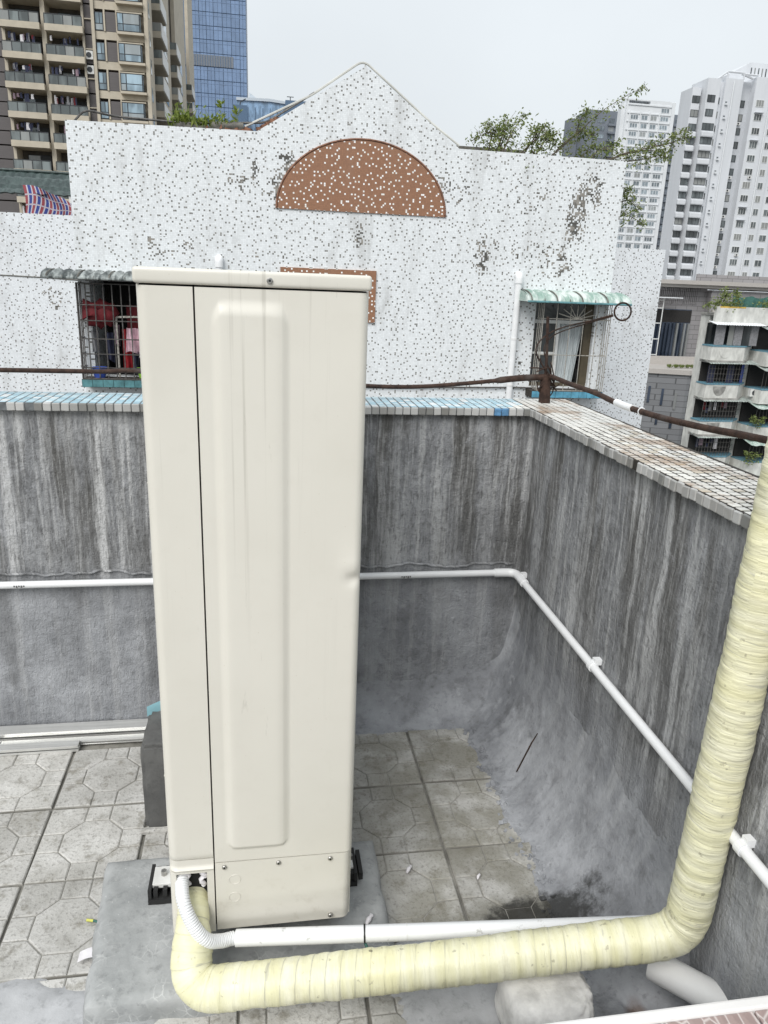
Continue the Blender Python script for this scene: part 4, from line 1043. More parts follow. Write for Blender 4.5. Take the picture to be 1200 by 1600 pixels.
sc = part('lattice', MB(), 'cage', nb) if False else None
lt = MB()
for k in range(9):
    a = math.pi * k / 8; lt.tube([(5.04, NY - .262, 1.02), (5.04 + .34 * math.cos(a), NY - .262, 1.02 + .22 * math.sin(a))], .008, 5)
part('fan_tracery', lt, 'cage', nb, 60)
sl_ = part('window_sill', MB().box(4.38, 5.62, NY - .30, NY + .05, -.245, -.135), 'grout', nb)
for k in range(9): part('sill_tile', MB().box(4.385 + k * .137, 4.385 + k * .137 + .131, NY - .308, NY - .300, -.24, -.14), 'sillb', sl_)
# left window: laundry and kitchen odds and ends behind a rusty cage
cage(-2.62, -1.15, -.06, 1.30, .30, 'caged', 11, (.1, .3, .52, .78, 1.0), .009)
sl2 = part('window_sill', MB().box(-2.63, -1.12, NY - .36, NY + .05, -.18, -.065), 'grout', nb)
for k in range(10): part('sill_tile', MB().box(-2.625 + k * .15, -2.625 + k * .15 + .144, NY - .369, NY - .361, -.175, -.07), 'sillt', sl2)
part('inner_rack', MB().tube([(-2.15, NY - .15, .83), (-1.2, NY - .15, .86)], .018, 6).tube([(-2.12, NY - .15, -.05), (-2.12, NY - .15, .83)], .016, 6).tube([(-1.55, NY - .15, -.05), (-1.55, NY - .15, .83)], .012, 6), 'cage', nb, 60)
def drape(name, x0, x1, z0, z1, y, mat, label, cat, wob=.03, group=None, taper=0):
    mb = MB(); th = .012
    def f(u, v, s_):
        k = 1 - taper * (1 - v)
        xm_ = (x0 + x1) / 2; x = xm_ + (x0 + (x1 - x0) * u - xm_) * k
        return (x, y + s_ * th + wob * math.sin(u * 9 + v * 2), z0 + (z1 - z0) * v + .06 * (z1 - z0) * math.sin(u * 5) * (1 - v))
    mb.grid(12, 8, lambda u, v: f(u, v, 0)); mb.grid(12, 8, lambda u, v: f(u, v, 1))
    return solo(name, mb, mat, label, cat, ((x0 + x1) / 2, y, z0), 60, group=group)
lan = MB(); lan.tube([(-2.36 + .04 * math.sin(k * 2), NY - .12, z) for k, z in enumerate(lin(.66, 1.06, 9))], lambda i, a: (.015, .07, .13, .17, .20, .21, .19, .14, .04)[i] * (1 + .25 * math.cos(2 * a) + .12 * nz((i, a, 0), 1.1)), 14)
solo('red_bundle', lan, 'c_dred', 'bulging dark red bundle hanging behind the caged window', 'bundle', (-2.34, NY - .2, .68), 60)
drape('red_towel', -2.06, -1.93, .05, .66, NY - .12, 'c_red', 'bright red cloth hanging inside the caged window', 'cloth')
drape('dark_red_cloth', -2.0, -1.55, .35, 1.0, NY + .02, 'c_dred', 'dark red cloth hung at the back of the caged window', 'cloth')
drape('white_bag', -1.98, -1.80, .32, .68, NY - .2, 'c_pinkc', 'pale pink bag hanging inside the caged window', 'bag', .05, taper=-.3)
drape('white_shirt', -1.78, -1.60, .25, .62, NY - .2, 'c_white', 'white shirt hanging inside the caged window', 'laundry', .04, taper=-.4)
drape('white_shirt', -1.56, -1.38, .3, .7, NY - .2, 'c_greyc', 'grey shirt hanging inside the caged window', 'laundry', .04)
for i_, (xa, xb, za, zb, mm, cc) in enumerate(((-2.52, -2.40, .30, .62, 'c_greyc', 'short grey'), (-2.30, -2.18, .18, .60, 'c_navy', 'dark navy'), (-2.18, -2.08, .42, .72, 'c_mauve', 'mauve'), (-1.92, -1.82, .06, .34, 'c_navy', 'short dark navy'))):
    drape('hanging_garment', xa, xb, za, zb, NY - .05 - .04 * i_, mm, cc + ' garment hanging inside the caged window of the white house', 'laundry', .04, taper=.2)
for (x, z, m_, lb) in ((-1.75, -.05, 'c_green', 'bright green plastic pot on the caged window sill'), (-1.58, .0, 'c_yel', 'yellow plastic tub on the caged window sill'), (-2.4, -.05, 'c_blue', 'small blue basin on the caged window sill')):
    p = MB(); p.tube([(x, NY - .2, z), (x, NY - .2, z + .14), (x, NY - .2, z + .15)], [.08, .11, .115], 12)
    solo('plastic_pot', p, m_, lb, 'pot', (x, NY - .2, z), 50)
# thin rail following the gable, rubble and wires on the wall tops
part('gable_rail', MB().tube(fillet([(-.2, NY + .1, 3.55), (.75, NY + .1, 4.02), (1.50, NY + .1, 4.53), (2.55, NY + .1, 3.78), (3.0, NY + .1, 3.50)], .12, 6), .017, 6), 'oldw', nb, 60)
part('rail_stay', MB().tube([(1.53, NY + .1, 4.35), (1.53, NY + .1, 4.47)], .012, 6), 'oldw', nb, 60)
part('roof_cable', MB().tube(fillet([(NL + .1, NY + .1, 3.46), (NL + .25, NY + .1, 3.62), (-2.0, NY + .1, 3.56), (-1.0, NY + .1, 3.54), (.1, NY + .1, 3.62), (.8, NY + .1, 4.06)], .1, 5), .015, 6), 'caged', nb, 60)
GB = 'bricks lying on the wall top'
for k in range(16):
    x = -1.15 + k * .066 + random.uniform(-.02, .02)
    solo('loose_brick', MB().obox((x, NY + .12, 3.485 + random.uniform(0, .025)), (.055, .05, .028), (random.uniform(-.2, .2), random.uniform(-.3, .3), random.uniform(-.5, .5))), *random.choice((('brick', 'broken red brick lying among weeds on the white wall top'), ('rubble', 'grey lump of rubble lying among weeds on the white wall top'), ('rubble', 'grey lump of rubble lying among weeds on the white wall top'))), 'brick', group=GB)
part('old_gutter', MB().tube([(-.68, NY + .12, 3.53), (-.22, NY + .12, 3.545)], .06, 10), 'rubble', nb, 60)
for k in range(5): solo('loose_brick', MB().obox((.02 + k * .06, NY + .12, 3.54 + k * .035), (.05, .05, .025), (random.uniform(-.2, .2), random.uniform(-.5, .1), .3)), 'brick', 'broken red brick lying at the foot of the gable slope', 'brick', group='bricks at the gable foot')
part('terrace_wall', MB().box(3.0, 4.4, NY + 1.2, NY + 1.3, 3.1, 3.62).box(3.0, 4.4, NY + 1.19, NY + 1.31, 3.63, 3.68), 'rubble', nb)

# ---- plants on the wall top
def leafy(mb, p, d, ln, wd):
    d = d.normalized(); sd = d.orthogonal().normalized(); sd.rotate(Matrix.Rotation(random.uniform(0, 6.28), 3, d)); n_ = d.cross(sd)
    p = Vector(p); a = p; b = p + d * ln * .5 + sd * wd + n_ * wd * .3; c_ = p + d * ln; e = p + d * ln * .5 - sd * wd + n_ * wd * .3
    mb.add([a, b, c_, e], [(0, 1, 2), (0, 2, 3)])
def shrub(name, label, stems, leafl, dens, spread, mat='leaf', group=None):
    base = Vector(stems[0][0]); t = thing(name, label, 'shrub', base, group); tr = MB(); lv = MB()
    for pts in stems:
        sp_ = spline(pts, 8); n = len(sp_)
        tr.tube(sp_, [max(.004, .016 * (1 - i / n)) for i in range(n)], 5)
        for i in range(int(n * .12), n):
            for q in range(dens):
                o = sp_[i] + Vector((random.gauss(0, spread), random.gauss(0, spread), random.gauss(0, spread * .8))) * (.3 + 1.0 * (1 - i / n))
                if random.random() < .22: tr.tube([sp_[i], o], .003, 3)
                for _ in range(2): leafy(lv, o + Vector((random.gauss(0, .03),) * 3), Vector((random.uniform(-1, 1), random.uniform(-1, 1), random.uniform(-.9, .7))), leafl * random.uniform(.6, 1.3), leafl * .24)
    part('stem', tr, 'bark', t, 60); part('foliage', lv, mat, t)
SY = NY + .25
shrub('wall_shrub', 'bushy green shrub rooted on the white wall top beside the gable', [[(3.7 + a, SY + b, 3.35), (3.75 + c, SY + b, 3.75), (3.6 + e, SY + b, f)] for a, b, c, e, f in ((0, 0, .1, .45, 4.02), (.1, .1, -.1, -.1, 3.86), (-.2, .1, -.2, -.35, 3.62), (.3, 0, .5, .65, 3.85), (0, .2, .05, .2, 3.98), (.2, 0, .6, 1.0, 3.68), (-.1, .1, 0, .05, 3.78), (.5, 0, .7, .9, 3.75))], .055, 7, .12)
shrub('wall_shrub', 'long arching shrub branch reaching up from the white wall top', [[(4.45, SY, 3.4), (4.85, SY, 3.75), (5.35, SY, 4.2), (5.95, SY, 4.55)], [(4.5, SY, 3.4), (4.7, SY, 3.65), (5.0, SY, 3.85), (5.2, SY, 3.8)], [(4.9, SY, 3.8), (4.95, SY, 4.0), (5.05, SY, 4.15)], [(4.3, SY, 3.4), (4.2, SY, 3.6), (4.4, SY, 3.9)], [(5.0, SY, 3.4), (5.05, SY, 3.5), (5.2, SY, 3.65)]], .055, 6, .10)
shrub('wall_shrub', 'leafy shrub leaning past the corner of the white wall', [[(5.25, SY, 3.4), (5.7, SY, 3.55), (6.2, SY, 3.72), (6.75, SY, 3.98)], [(5.4, SY, 3.4), (5.8, SY, 3.6), (6.3, SY, 3.65), (6.5, SY, 3.55)], [(5.2, SY, 3.4), (5.3, SY, 3.6), (5.6, SY, 3.7)], [(6.2, SY, 3.7), (6.5, SY, 3.78), (6.8, SY, 3.9)], [(5.6, SY, 3.45), (6.0, SY, 3.5), (6.4, SY, 3.6)]], .055, 7, .10)
shrub('wall_shrub', 'small leafy sprig hanging off the side of the white wall', [[(5.66, SY + .1, 2.75), (5.9, SY, 2.9), (6.1, SY, 2.75)], [(5.66, SY + .1, 2.7), (5.85, SY, 2.7), (6.25, SY, 2.55)], [(5.66, SY + .1, 2.75), (5.8, SY, 3.0), (5.9, SY, 3.05)]], .055, 6, .08)
for k in range(16):
    x = -1.25 + k * .055 + random.uniform(-.03, .03); hgt = random.uniform(.12, .42) * (1 if k < 12 else .6)
    lv = MB()
    for q in range(16):
        a = random.uniform(0, 6.28); ln = hgt * random.uniform(.5, 1)
        d = Vector((math.cos(a) * .45, math.sin(a) * .45, 1)).normalized(); leafy(lv, (x + random.gauss(0, .02), NY + .12 + random.gauss(0, .03), 3.47), d, ln, .012)
        if q < 9: leafy(lv, Vector((x, NY + .12, 3.47)) + d * ln * random.uniform(.5, 1), Vector((random.uniform(-1, 1), random.uniform(-1, 1), .4)), .09, .018)
    solo('weed_tuft', lv, 'leaf2', ('tall' if hgt > .27 else 'short') + ' green weed tuft growing on the white wall top below the beige tower', 'weed', (x, NY + .12, 3.47), group='weeds on the wall top')
nzv = MB()
for dx, zt in ((-.28, 3.86), (-.05, 3.80)):
    for q in range(26):
        z = 3.5 + (zt - 3.5) * random.random(); leafy(nzv, (-.25 + dx, NY + .15, z), Vector((random.uniform(-1, 1), random.uniform(-1, 1), .5)), .11, .022)
solo('weed_plant', nzv, 'leaf2', 'pair of taller weeds beside the old gutter on the wall top', 'weed', (-.4, NY + .15, 3.5))

# ---- shed roof of dark green sheet with a striped tarpaulin over the left wing
sh = thing('roof_shed', 'dark green corrugated shed roof above the white tiled wing', 'shed', (-4.5, 17, 2.46))
part('roof_sheet', MB().grid(90, 16, lambda u, v: (-9 + 6.1 * u, 16.25 + 1.3 * v, 2.80 + .55 * v + .03 * math.cos(v * 36) + .012 * math.cos(u * 200))), 'roofg', sh, 60)
part('roof_edge', MB().tube([(-9, 17.55, 3.37), (-2.9, 17.55, 3.36)], .03, 6), 'roofg', sh, 60)
part('back_wall', MB().box(-3.72, -2.6, 17.45, 17.5, 2.3, 3.3), 'room', sh)
for x in (-6.3, -3.62): part('post', MB().box(x - .02, x + .02, 16.28, 16.32, 2.4, 2.82), 'alw', sh)
tp_ = MB(); tp_.grid(24, 14, lambda u, v: (-4.45 + .9 * u + .06 * math.sin(v * 3) - .0 * v, 16.22 - .10 * math.sin(u * 7 + v * 3), 2.42 + (.55 - .34 * u * u) * v + .02 * math.sin(u * 9)))
tp_.uv = []
for j in range(13):
    for i in range(23): tp_.uv.append(((i / 23, j / 13), ((i + 1) / 23, j / 13), ((i + 1) / 23, (j + 1) / 13), (i / 23, (j + 1) / 13)))
solo('striped_tarpaulin', tp_, 'tarp', 'red white and blue striped tarpaulin hanging under the shed roof', 'tarpaulin', (-4, 16.2, 2.45), 60)

# ================================================================== FAR BUILDINGS
# ---- beige residential tower
HY = 105.0
ht = thing('beige_tower', 'beige and brown apartment tower with glass balconies full of laundry', 'building', (-22, HY, GZ))
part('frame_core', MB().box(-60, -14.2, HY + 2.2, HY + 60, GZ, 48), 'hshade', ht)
ST = 3.135; Zb = 27.75
KS = range(-7, 3)
for x0, x1 in ((-24.95, -24.45), (-19.35, -19.0), (-29.35, -29.0), (-20.45, -20.2), (-33.3, -33.0)): part('column', MB().box(x0, x1, HY - .25, HY + 2.2, GZ, 48), 'hbeige', ht)
part('edge_pier', MB().box(-13.35, -12.9, HY - .3, HY + .8, GZ, 48), 'hbeige', ht)
def protos():
    L = []
    L.append(('spandrel', MB().box(-18.99, -13.36, HY + .02, HY + 2.1, Zb - .2, Zb + .65), 'hbeige', []))
    L.append(('balcony_slab', MB().box(-29.3, -24.96, HY - 1.1, HY + 2.1, Zb, Zb + .68), 'hbeige', []))
    L.append(('balcony_slab', MB().box(-24.44, -20.2, HY - 1.1, HY + 2.1, Zb - .02, Zb + .68), 'hbeige', []))
    for a, b in ((-29.25, -25.0), (-24.4, -20.25)):
        rail_ = MB().box(a, b, HY - 1.08, HY - 1.0, Zb + 1.66, Zb + 1.74)
        for q in range(5): x = a + (b - a) * q / 4; rail_.box(x - .035, x + .035, HY - 1.08, HY - 1.0, Zb + .68, Zb + 1.66)
        L.append(('railing', rail_, 'hframe', [('pane', MB().box(a + (b - a) * q / 4 + .05, a + (b - a) * (q + 1) / 4 - .05, HY - 1.05, HY - 1.02, Zb + .7, Zb + 1.64), 'hglass') for q in range(4)]))
        L.append(('balcony_door', MB().box(a + .9, b - .6, HY + 2.0, HY + 2.15, Zb + .69, Zb + 2.7), 'hframe', [('pane', MB().box(a + 1.0, b - 1.9, HY + 1.96, HY + 2.0, Zb + .75, Zb + 2.6), 'hwin')]))
    for z0 in (Zb + .3, Zb + 1.85): L.append(('louvre', MB().box(-20.18, -19.38, HY + .1, HY + .3, z0, z0 + 1.42), 'hdark', []))
    for z0 in (Zb + .3, Zb + 1.85): L.append(('louvre', MB().box(-32.9, -29.4, HY + .1, HY + .3, z0, z0 + 1.42), 'hdark', []))
    L.append(('ledge', MB().box(-20.2, -19.0, HY - .12, HY + .3, Zb + 1.73, Zb + 1.84), 'hbeige', []))
    L.append(('window', MB().box(-18.98, -18.0, HY - .02, HY + .3, Zb + .68, Zb + 2.62), 'hframe', [('pane', MB().box(-18.88, -18.46, HY - .06, HY - .03, Zb + 1.45, Zb + 2.52), 'hwin'), ('pane', MB().box(-18.38, -18.1, HY - .06, HY - .03, Zb + 1.45, Zb + 2.52), 'hwin'), ('pane', MB().box(-18.88, -18.1, HY - .06, HY - .03, Zb + .78, Zb + 1.36), 'hwin')]))
    L.append(('louvre', MB().box(-17.77, -16.6, HY + .0, HY + .3, Zb + .68, Zb + 2.68), 'hdark', []))
    for xm0, xm1 in ((-17.98, -17.79), (-16.58, -16.42)): L.append(('mullion', MB().box(xm0, xm1, HY - .1, HY + .3, Zb + .66, Zb + 2.9), 'hbeige', []))
    L.append(('bay_base', MB().box(-16.4, -13.36, HY - .75, HY + .0, Zb + .35, Zb + .62), 'hbeige', []))
    L.append(('bay_window', MB().box(-16.35, -13.75, HY - .7, HY + .02, Zb + .63, Zb + 2.55), 'hframe', [('pane', MB().box(-16.25, -15.72, HY - .74, HY - .71, Zb + 1.45, Zb + 2.45), 'hwin'), ('pane', MB().box(-15.6, -13.85, HY - .74, HY - .71, Zb + 1.45, Zb + 2.45), 'hwin'), ('pane', MB().box(-16.25, -15.72, HY - .74, HY - .71, Zb + .72, Zb + 1.36), 'hwin'), ('pane', MB().box(-15.6, -13.85, HY - .74, HY - .71, Zb + .72, Zb + 1.36), 'hwin'), ('pane', MB().box(-13.74, -13.71, HY - .6, HY - .1, Zb + .72, Zb + 2.45), 'hwin')]))
    L.append(('bay_hood', MB().box(-16.4, -13.5, HY - .72, HY + .0, Zb + 2.56, Zb + 2.68), 'hbeige', []))
    # balconies along the receding side
    for yc, xo in ((HY + 12, -12.6), (HY + 33, -12.7), (HY + 60, -12.6)):
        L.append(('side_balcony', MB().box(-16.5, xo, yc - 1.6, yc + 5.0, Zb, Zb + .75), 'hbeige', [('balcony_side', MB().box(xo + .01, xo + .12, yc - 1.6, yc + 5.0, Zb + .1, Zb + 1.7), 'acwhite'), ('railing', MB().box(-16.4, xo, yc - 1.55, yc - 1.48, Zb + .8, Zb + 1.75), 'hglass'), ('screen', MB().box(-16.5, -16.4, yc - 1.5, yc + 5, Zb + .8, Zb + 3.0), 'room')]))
    return L
PR = [(n_, mesh(n_, mb_, m_), [(cn, mesh(cn, cm, mm)) for cn, cm, mm in ch]) for n_, mb_, m_, ch in protos()]
lnd = []
for k in KS:
    for n_, me, ch in PR:
        o = put(n_, me, ht, (0, 0, k * ST)); o.location = Vector((0, 0, k * ST)) - ORG[ht.name]
        for cn, cm in ch: c_ = put(cn, cm, o, (0, 0, k * ST)); c_.location = (0, 0, 0)
# side wall of the tower between the balcony stacks
sw = MB()
for ya, yb in ((HY + .9, HY + 9), (HY + 18, HY + 30), (HY + 39, HY + 57), (HY + 66, HY + 78)): sw.box(-14.1, -13.5, ya, yb, GZ, 70)
part('side_wall', sw, 'hbeige', ht)
for ya in (HY + 4, HY + 23, HY + 47, HY + 72):
    for k in KS: part('side_window', MB().box(-13.49, -13.42, ya - 1.6, ya + 2, Zb + k * ST + .8, Zb + k * ST + 2.5), 'hwin', ht)
CN = {'c_white': 'white', 'c_navy': 'dark navy', 'c_greyc': 'grey', 'c_dred': 'dark red', 'c_mauve': 'mauve'}
cols = ('c_white', 'c_navy', 'c_greyc', 'c_dred', 'c_mauve', 'c_navy', 'c_white', 'c_navy', 'c_greyc', 'c_navy')
for k in KS:
    for a, b in ((-29.0, -25.2), (-24.2, -20.5)):
        if random.random() < .75:
            for q in range(random.randint(5, 10)):
                x = random.uniform(a, b - .4); wd = random.uniform(.16, .42); zt = Zb + k * ST + random.uniform(2.45, 2.8); hg = random.uniform(.4, 1.1)
                mb = MB(); mb.grid(4, 4, lambda u, v: (x + wd * u * (1 - .15 * math.sin(v * 3)), HY - .6 + .06 * math.sin(u * 6 + v), zt - hg * (1 - v)))
                mb.grid(4, 4, lambda u, v: (x + wd * u * (1 - .15 * math.sin(v * 3)), HY - .55 + .06 * math.sin(u * 6 + v), zt - hg * (1 - v)))
                cc = random.choice(cols); solo('hanging_garment', mb, cc, CN[cc] + ' garment drying on a glass-fronted balcony of the beige tower', 'laundry', group=CN[cc] + ' laundry on the beige tower balconies')
for z0 in (25.3, 23.75):
    a_ = thing('condenser_unit', 'small white condenser unit set in the louvre column of the beige tower', 'air conditioner', (-19.8, HY - .1, z0), 'condensers in the beige tower niche')
    part('case', MB().box(-20.15, -19.4, HY - .25, HY + .09, z0, z0 + .9), 'acwhite', a_); part('fan', MB().disc((-19.85, HY - .27, z0 + .45), (0, 1, 0), .3, 16, .01), 'hframe', a_)

# ---- blue glass office tower with floor-by-floor panels
gt = thing('glass_tower', 'tall blue glass office tower behind the beige tower', 'building', (-10, 270, GZ))
GX = [-26.0, -23.6, -21.4, -19.3, -17.24, -15.2, -13.07, -10.49, -7.9, -5.42, -3.5]
part('tower_core', MB().box(-26, -3.52, 260.3, 290, GZ, 112), 'gmull', gt)
pan = {}
for i in range(3, len(GX) - 1):
    wdt = GX[i + 1] - GX[i]; pan[i] = mesh('glass_panel', MB().box(.07, wdt / 2 - .03, 0, .25, .08, 3.5).box(wdt / 2 + .03, wdt - .07, 0, .25, .08, 3.5), 'gtower')
    for j in range(8, 25):
        o = put('glass_panel', pan[i], gt, (GX[i], 260.0, j * 3.6))
    for j in range(9, 26):
        put('transom', mesh('transom', MB().box(0, wdt, -.05, .02, -.1, .02), 'gtower') if (i, 't') not in pan else pan[(i, 't')], gt, (GX[i], 260.0, j * 3.6 - .9))
lv = MB().box(-26, -7.45, 259.85, 259.99, 61.3, 64.3)
lvp = part('mechanical_band', lv, 'ggrey', gt)
for k in range(24): part('slat', MB().box(-25.6 + k * .75, -25.45 + k * .75, 259.75, 259.849, 61.4, 64.2), 'gmull', lvp)
lb = thing('blue_glass_hall', 'low blue glass hall with a pale sloping roof beside the glass tower', 'building', (6, 230, GZ))
part('glass_wall', MB().prism([(-6, GZ), (22, GZ), (22, 45.6), (3, 47.0), (-6, 46.8)], 230, 240), 'lowblue', lb)
part('roof', MB().prism([(-6, 46.8), (3, 47.0), (22, 45.6), (22, 46.1), (3, 47.7), (-6, 47.5)], 229.5, 241), 'lowroof', lb)
for k in range(12): part('mullion', MB().box(-5 + k * 2.0, -4.85 + k * 2.0, 229.9, 229.99, 30, 45.4), 'gmull', lb)
part('roof_fin', MB().prism([(-2.6, 47.4), (0.2, 47.5), (-2.5, 49.4)], 232, 232.6), 'lowroof', lb)
db = thing('dark_blue_block', 'dark blue rooftop block with an antenna arm in front of the glass tower', 'building', (-5, 225, GZ))
part('block', MB().box(-6.6, -3.0, 222, 228, GZ, 44.2), 'gmull', db); part('antenna_arm', MB().tube([(-5, 225, 44.2), (-4.8, 225, 45.5), (-3.4, 225, 46.3)], .15, 5), 'hframe', db)
db2 = thing('dark_blue_block', 'dark blue rooftop block rising behind the gable slope', 'building', (9, 225, GZ))
part('block', MB().box(7.0, 12.5, 222, 228, GZ, 46.2), 'gmull', db2); part('antenna_mast', MB().tube([(8.4, 225, 46.2), (8.4, 225, 47.6)], .12, 5).tube([(7.5, 225, 47.6), (9.3, 225, 47.6)], .1, 5), 'hframe', db2)

# ---- generic far window: frame mesh with two glazed leaves
def win_mesh(w_, h_, leaf=2, fmat='alw', gmat='w1win', fr=.07):
    f = MB(); f.box(0, w_, -.04, .08, 0, fr); f.box(0, w_, -.04, .08, h_ - fr, h_)
    for q in range(leaf + 1): x = (w_ - fr) * q / leaf; f.box(x, x + fr, -.04, .08, fr, h_ - fr)
    gl_ = MB().box(fr * .5, w_ - fr * .5, .0, .05, fr * .5, h_ - fr * .5)
    return mesh('window', f, fmat), mesh('pane', gl_, gmat)
def win(pair, parent, x, y, z, rz=0):
    o = put('window', pair[0], parent, (x, y, z)); p = put('pane', pair[1], o, (x, y, z))
    if rz: o.rotation_euler = (0, 0, rz)
    return o

# ---- big white tower on the right, saw-tooth plan
K = 1.2
def zz(z): return (z - 1.5) * K + 1.5
TY = 180.0
wt_ = thing('white_tower', 'big white apartment tower with stepped bays and stacked condensers', 'building', (110, TY, GZ))
def col(x0, x1, y0, y1, zt, m='w1'): return part('bay', MB().box(x0 * K, x1 * K, y0, y1, GZ, zz(zt)), m, wt_)
ZTOP = 41.0
col(82.2, 84.0, TY - 1.2, TY + 4, 39.2); col(84.3, 86.95, TY - 3.0, TY + 4, 40.6); col(86.95, 88.3, TY - 1.5, TY + 4, 40.4); col(88.3, 92.0, TY - 2.2, TY + 4, 41.0)
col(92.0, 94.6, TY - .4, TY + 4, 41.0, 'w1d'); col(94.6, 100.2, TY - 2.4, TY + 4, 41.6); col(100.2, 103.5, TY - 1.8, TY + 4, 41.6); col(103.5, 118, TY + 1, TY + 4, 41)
part('penthouse', MB().prism([(91.4 * K, zz(41)), (100 * K, zz(41)), (100 * K, zz(45.2)), (95.5 * K, zz(45.2)), (91.4 * K, zz(42.9))], TY + 3, TY + 12), 'w1', wt_)
for q in range(5): part('penthouse_slot', MB().box((95.8 + q * .8) * K, (96.0 + q * .8) * K, TY + 2.9, TY + 2.99, zz(42.9), zz(44.3)), 'w1win', wt_)
pg = MB()
for a, b in (((87.0, TY - 1.5, 40.9), (88.6, TY - 2, 42.1)), ((88.6, TY - 2, 42.1), (92, TY - 2, 42.1)), ((88.6, TY - 2, 42.1), (88.6, TY - 2, 41)), ((92, TY - 2, 42.1), (92, TY - 2, 41)), ((91.5, TY - 2, 41.9), (94, TY - 2, 41.3)), ((92, TY - 2, 41.9), (95, TY - 2, 41.9))):
    pg.tube([(a[0] * K, a[1], zz(a[2])), (b[0] * K, b[1], zz(b[2]))], .22, 5)
part('roof_pergola', pg, 'w1', wt_)
for x in (90.0, 98.0): part('riser_pipe', MB().tube([(x * K, TY - (2.4 if x < 92 else 2.6), GZ), (x * K, TY - (2.4 if x < 92 else 2.6), zz(40.5))], .16, 6), 'w2', wt_)
ws_ = {k: win_mesh(*v) for k, v in {'ribA': (1.9, 1.5, 2, 'hframe'), 'ribB': (2.9, 1.5, 3, 'hframe'), 'side': (1.05, 1.5, 1, 'w1'), 'small': (.55, .45, 1, 'w1d'), 'rec': (1.9, 1.5, 2, 'hframe'), 'm1': (2.0, 1.45, 3), 'm2': (1.35, 1.45, 2), 'm3': (1.9, 1.5, 2)}.items()}
acm = mesh('case', MB().box(0, .85, -.35, 0, 0, .6), 'acwhite'); acf = mesh('fan', MB().disc((.35, -.37, .3), (0, 1, 0), .22, 12, .01), 'hframe')
def cond(x, y, z, label, group):
    a_ = thing('condenser_unit', label, 'air conditioner', (x, y, z), group); o = put('case', acm, a_, (x, y, z)); put('fan', acf, a_, (x, y, z))
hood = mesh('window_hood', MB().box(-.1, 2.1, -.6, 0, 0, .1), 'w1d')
rcg = 'condensers on the white tower'
for k in range(-7, 14):
    z = zz(9.73 + k * 2.435)
    ribbon = z < zz(33.5)
    if z + 2.2 < zz(39.2): win(ws_['ribA'], wt_, 82.35 * K, TY - 1.26, z)
    if z + 2.4 < zz(40.4): win(ws_['ribB'] if ribbon else ws_['ribA'], wt_, (84.35 if ribbon else 84.6) * K, TY - 3.06, z)
    if z + 2.4 > zz(40.4): continue
    if ribbon:
        part('balcony_front', MB().box(82.1 * K, 83.9 * K, TY - 1.9, TY - 1.21, z - 1.5, z - .25), 'w1', wt_, None, .25)
        part('balcony_front', MB().box(84.25 * K, 86.8 * K, TY - 3.7, TY - 3.01, z - 1.5, z - .25), 'w1', wt_, None, .25)
    win(ws_['side'], wt_, 87.1 * K, TY - 1.56, z); win(ws_['small'], wt_, 88.75 * K, TY - 2.26, z + .2); part('vent_hood', MB().box(88.72 * K, 89.25 * K, TY - 2.6, TY - 2.2, z - .15, z + .12), 'w2', wt_)
    win(ws_['rec'], wt_, 92.25 * K, TY - .46, z); win(ws_['m1'], wt_, 95.2 * K, TY - 2.46, z); win(ws_['m2'], wt_, 98.5 * K, TY - 2.46, z); win(ws_['m3'], wt_, 101.2 * K, TY - 1.86, z)
    if random.random() < .35: put('window_hood', hood, wt_, (95.2 * K, TY - 2.45, z + 1.6))
    if z < zz(36) and random.random() < .85: cond(92.7 * K, TY - .5, z - .85, 'small condenser hung in the recessed column of the white tower', rcg)
    if random.random() < .3: cond(96.0 * K, TY - 2.5, z - .8, 'small condenser on the front face of the white tower', rcg + ' front')
    if random.random() < .35: cond(86.9 * K, TY - 1.6, z - .6, 'small condenser on the side bay of the white tower', rcg + ' side bay')

# ---- pale slab tower with a grid of windows, and slate tower around it
PYY = 300.0; q_ = PYY / 190
pt = thing('pale_tower', 'pale slab tower with a regular window grid seen past the wall shrubs', 'building', (150, PYY, GZ))
def pz(z): return (z - 1.5) * q_ + 1.5
px0, px1 = 88.2 * q_, 100.8 * q_
part('slab', MB().box(px0, px1, PYY, PYY + 5, GZ, pz(45.0)), 'w2', pt)
part('crown', MB().box(px0, px0 + .8, PYY, PYY + 5, pz(45.0), pz(45.9)).box(px0 + 9.6, px1, PYY, PYY + 5, pz(45.0), pz(45.9)).box(px0 + .8, px0 + 9.6, PYY, PYY + 5, pz(45.65), pz(45.9)), 'w2', pt)
part('side_pier', MB().box(px0 - 1.5, px0 - .002, PYY + 1, PYY + 4, GZ, pz(44.8)), 'w2', pt)
part('end_pier', MB().box(px1 - 1.4, px1, PYY - .5, PYY - .002, GZ, pz(45.7)), 'w2', pt)
pw = {'a': win_mesh(3.2, 1.75, 3, 'w2', 'w2win', .16), 'b': win_mesh(2.6, 1.75, 2, 'w2', 'w2win', .12), 'c': win_mesh(3.4, 1.75, 3, 'w2', 'w2win', .16)}
for k in range(-4, 19):
    z = pz(40.7) - k * 2.92 - 1.75 + 2.92
    if z > pz(44): continue
    xs_ = (89.5, 92.35, 94.75, 97.3)
    for x, t_ in zip(xs_, 'abbc'):
        if k == -1 and t_ != 'c': continue
        win(pw[t_], pt, x * q_, PYY - .06, z)
    part('floor_band', MB().box(px0 + .6, px1 - 1.5, PYY - .30, PYY - .001, z + 2.05, z + 2.5), 'w2', pt)
for x in (89.2, 92.0, 94.5, 97.0): part('fin', MB().box(x * q_ - .25, x * q_ + .1, PYY - .32, PYY - .002, GZ, pz(43.3)), 'w2', pt)
gy = 330.0; r_ = gy / 230
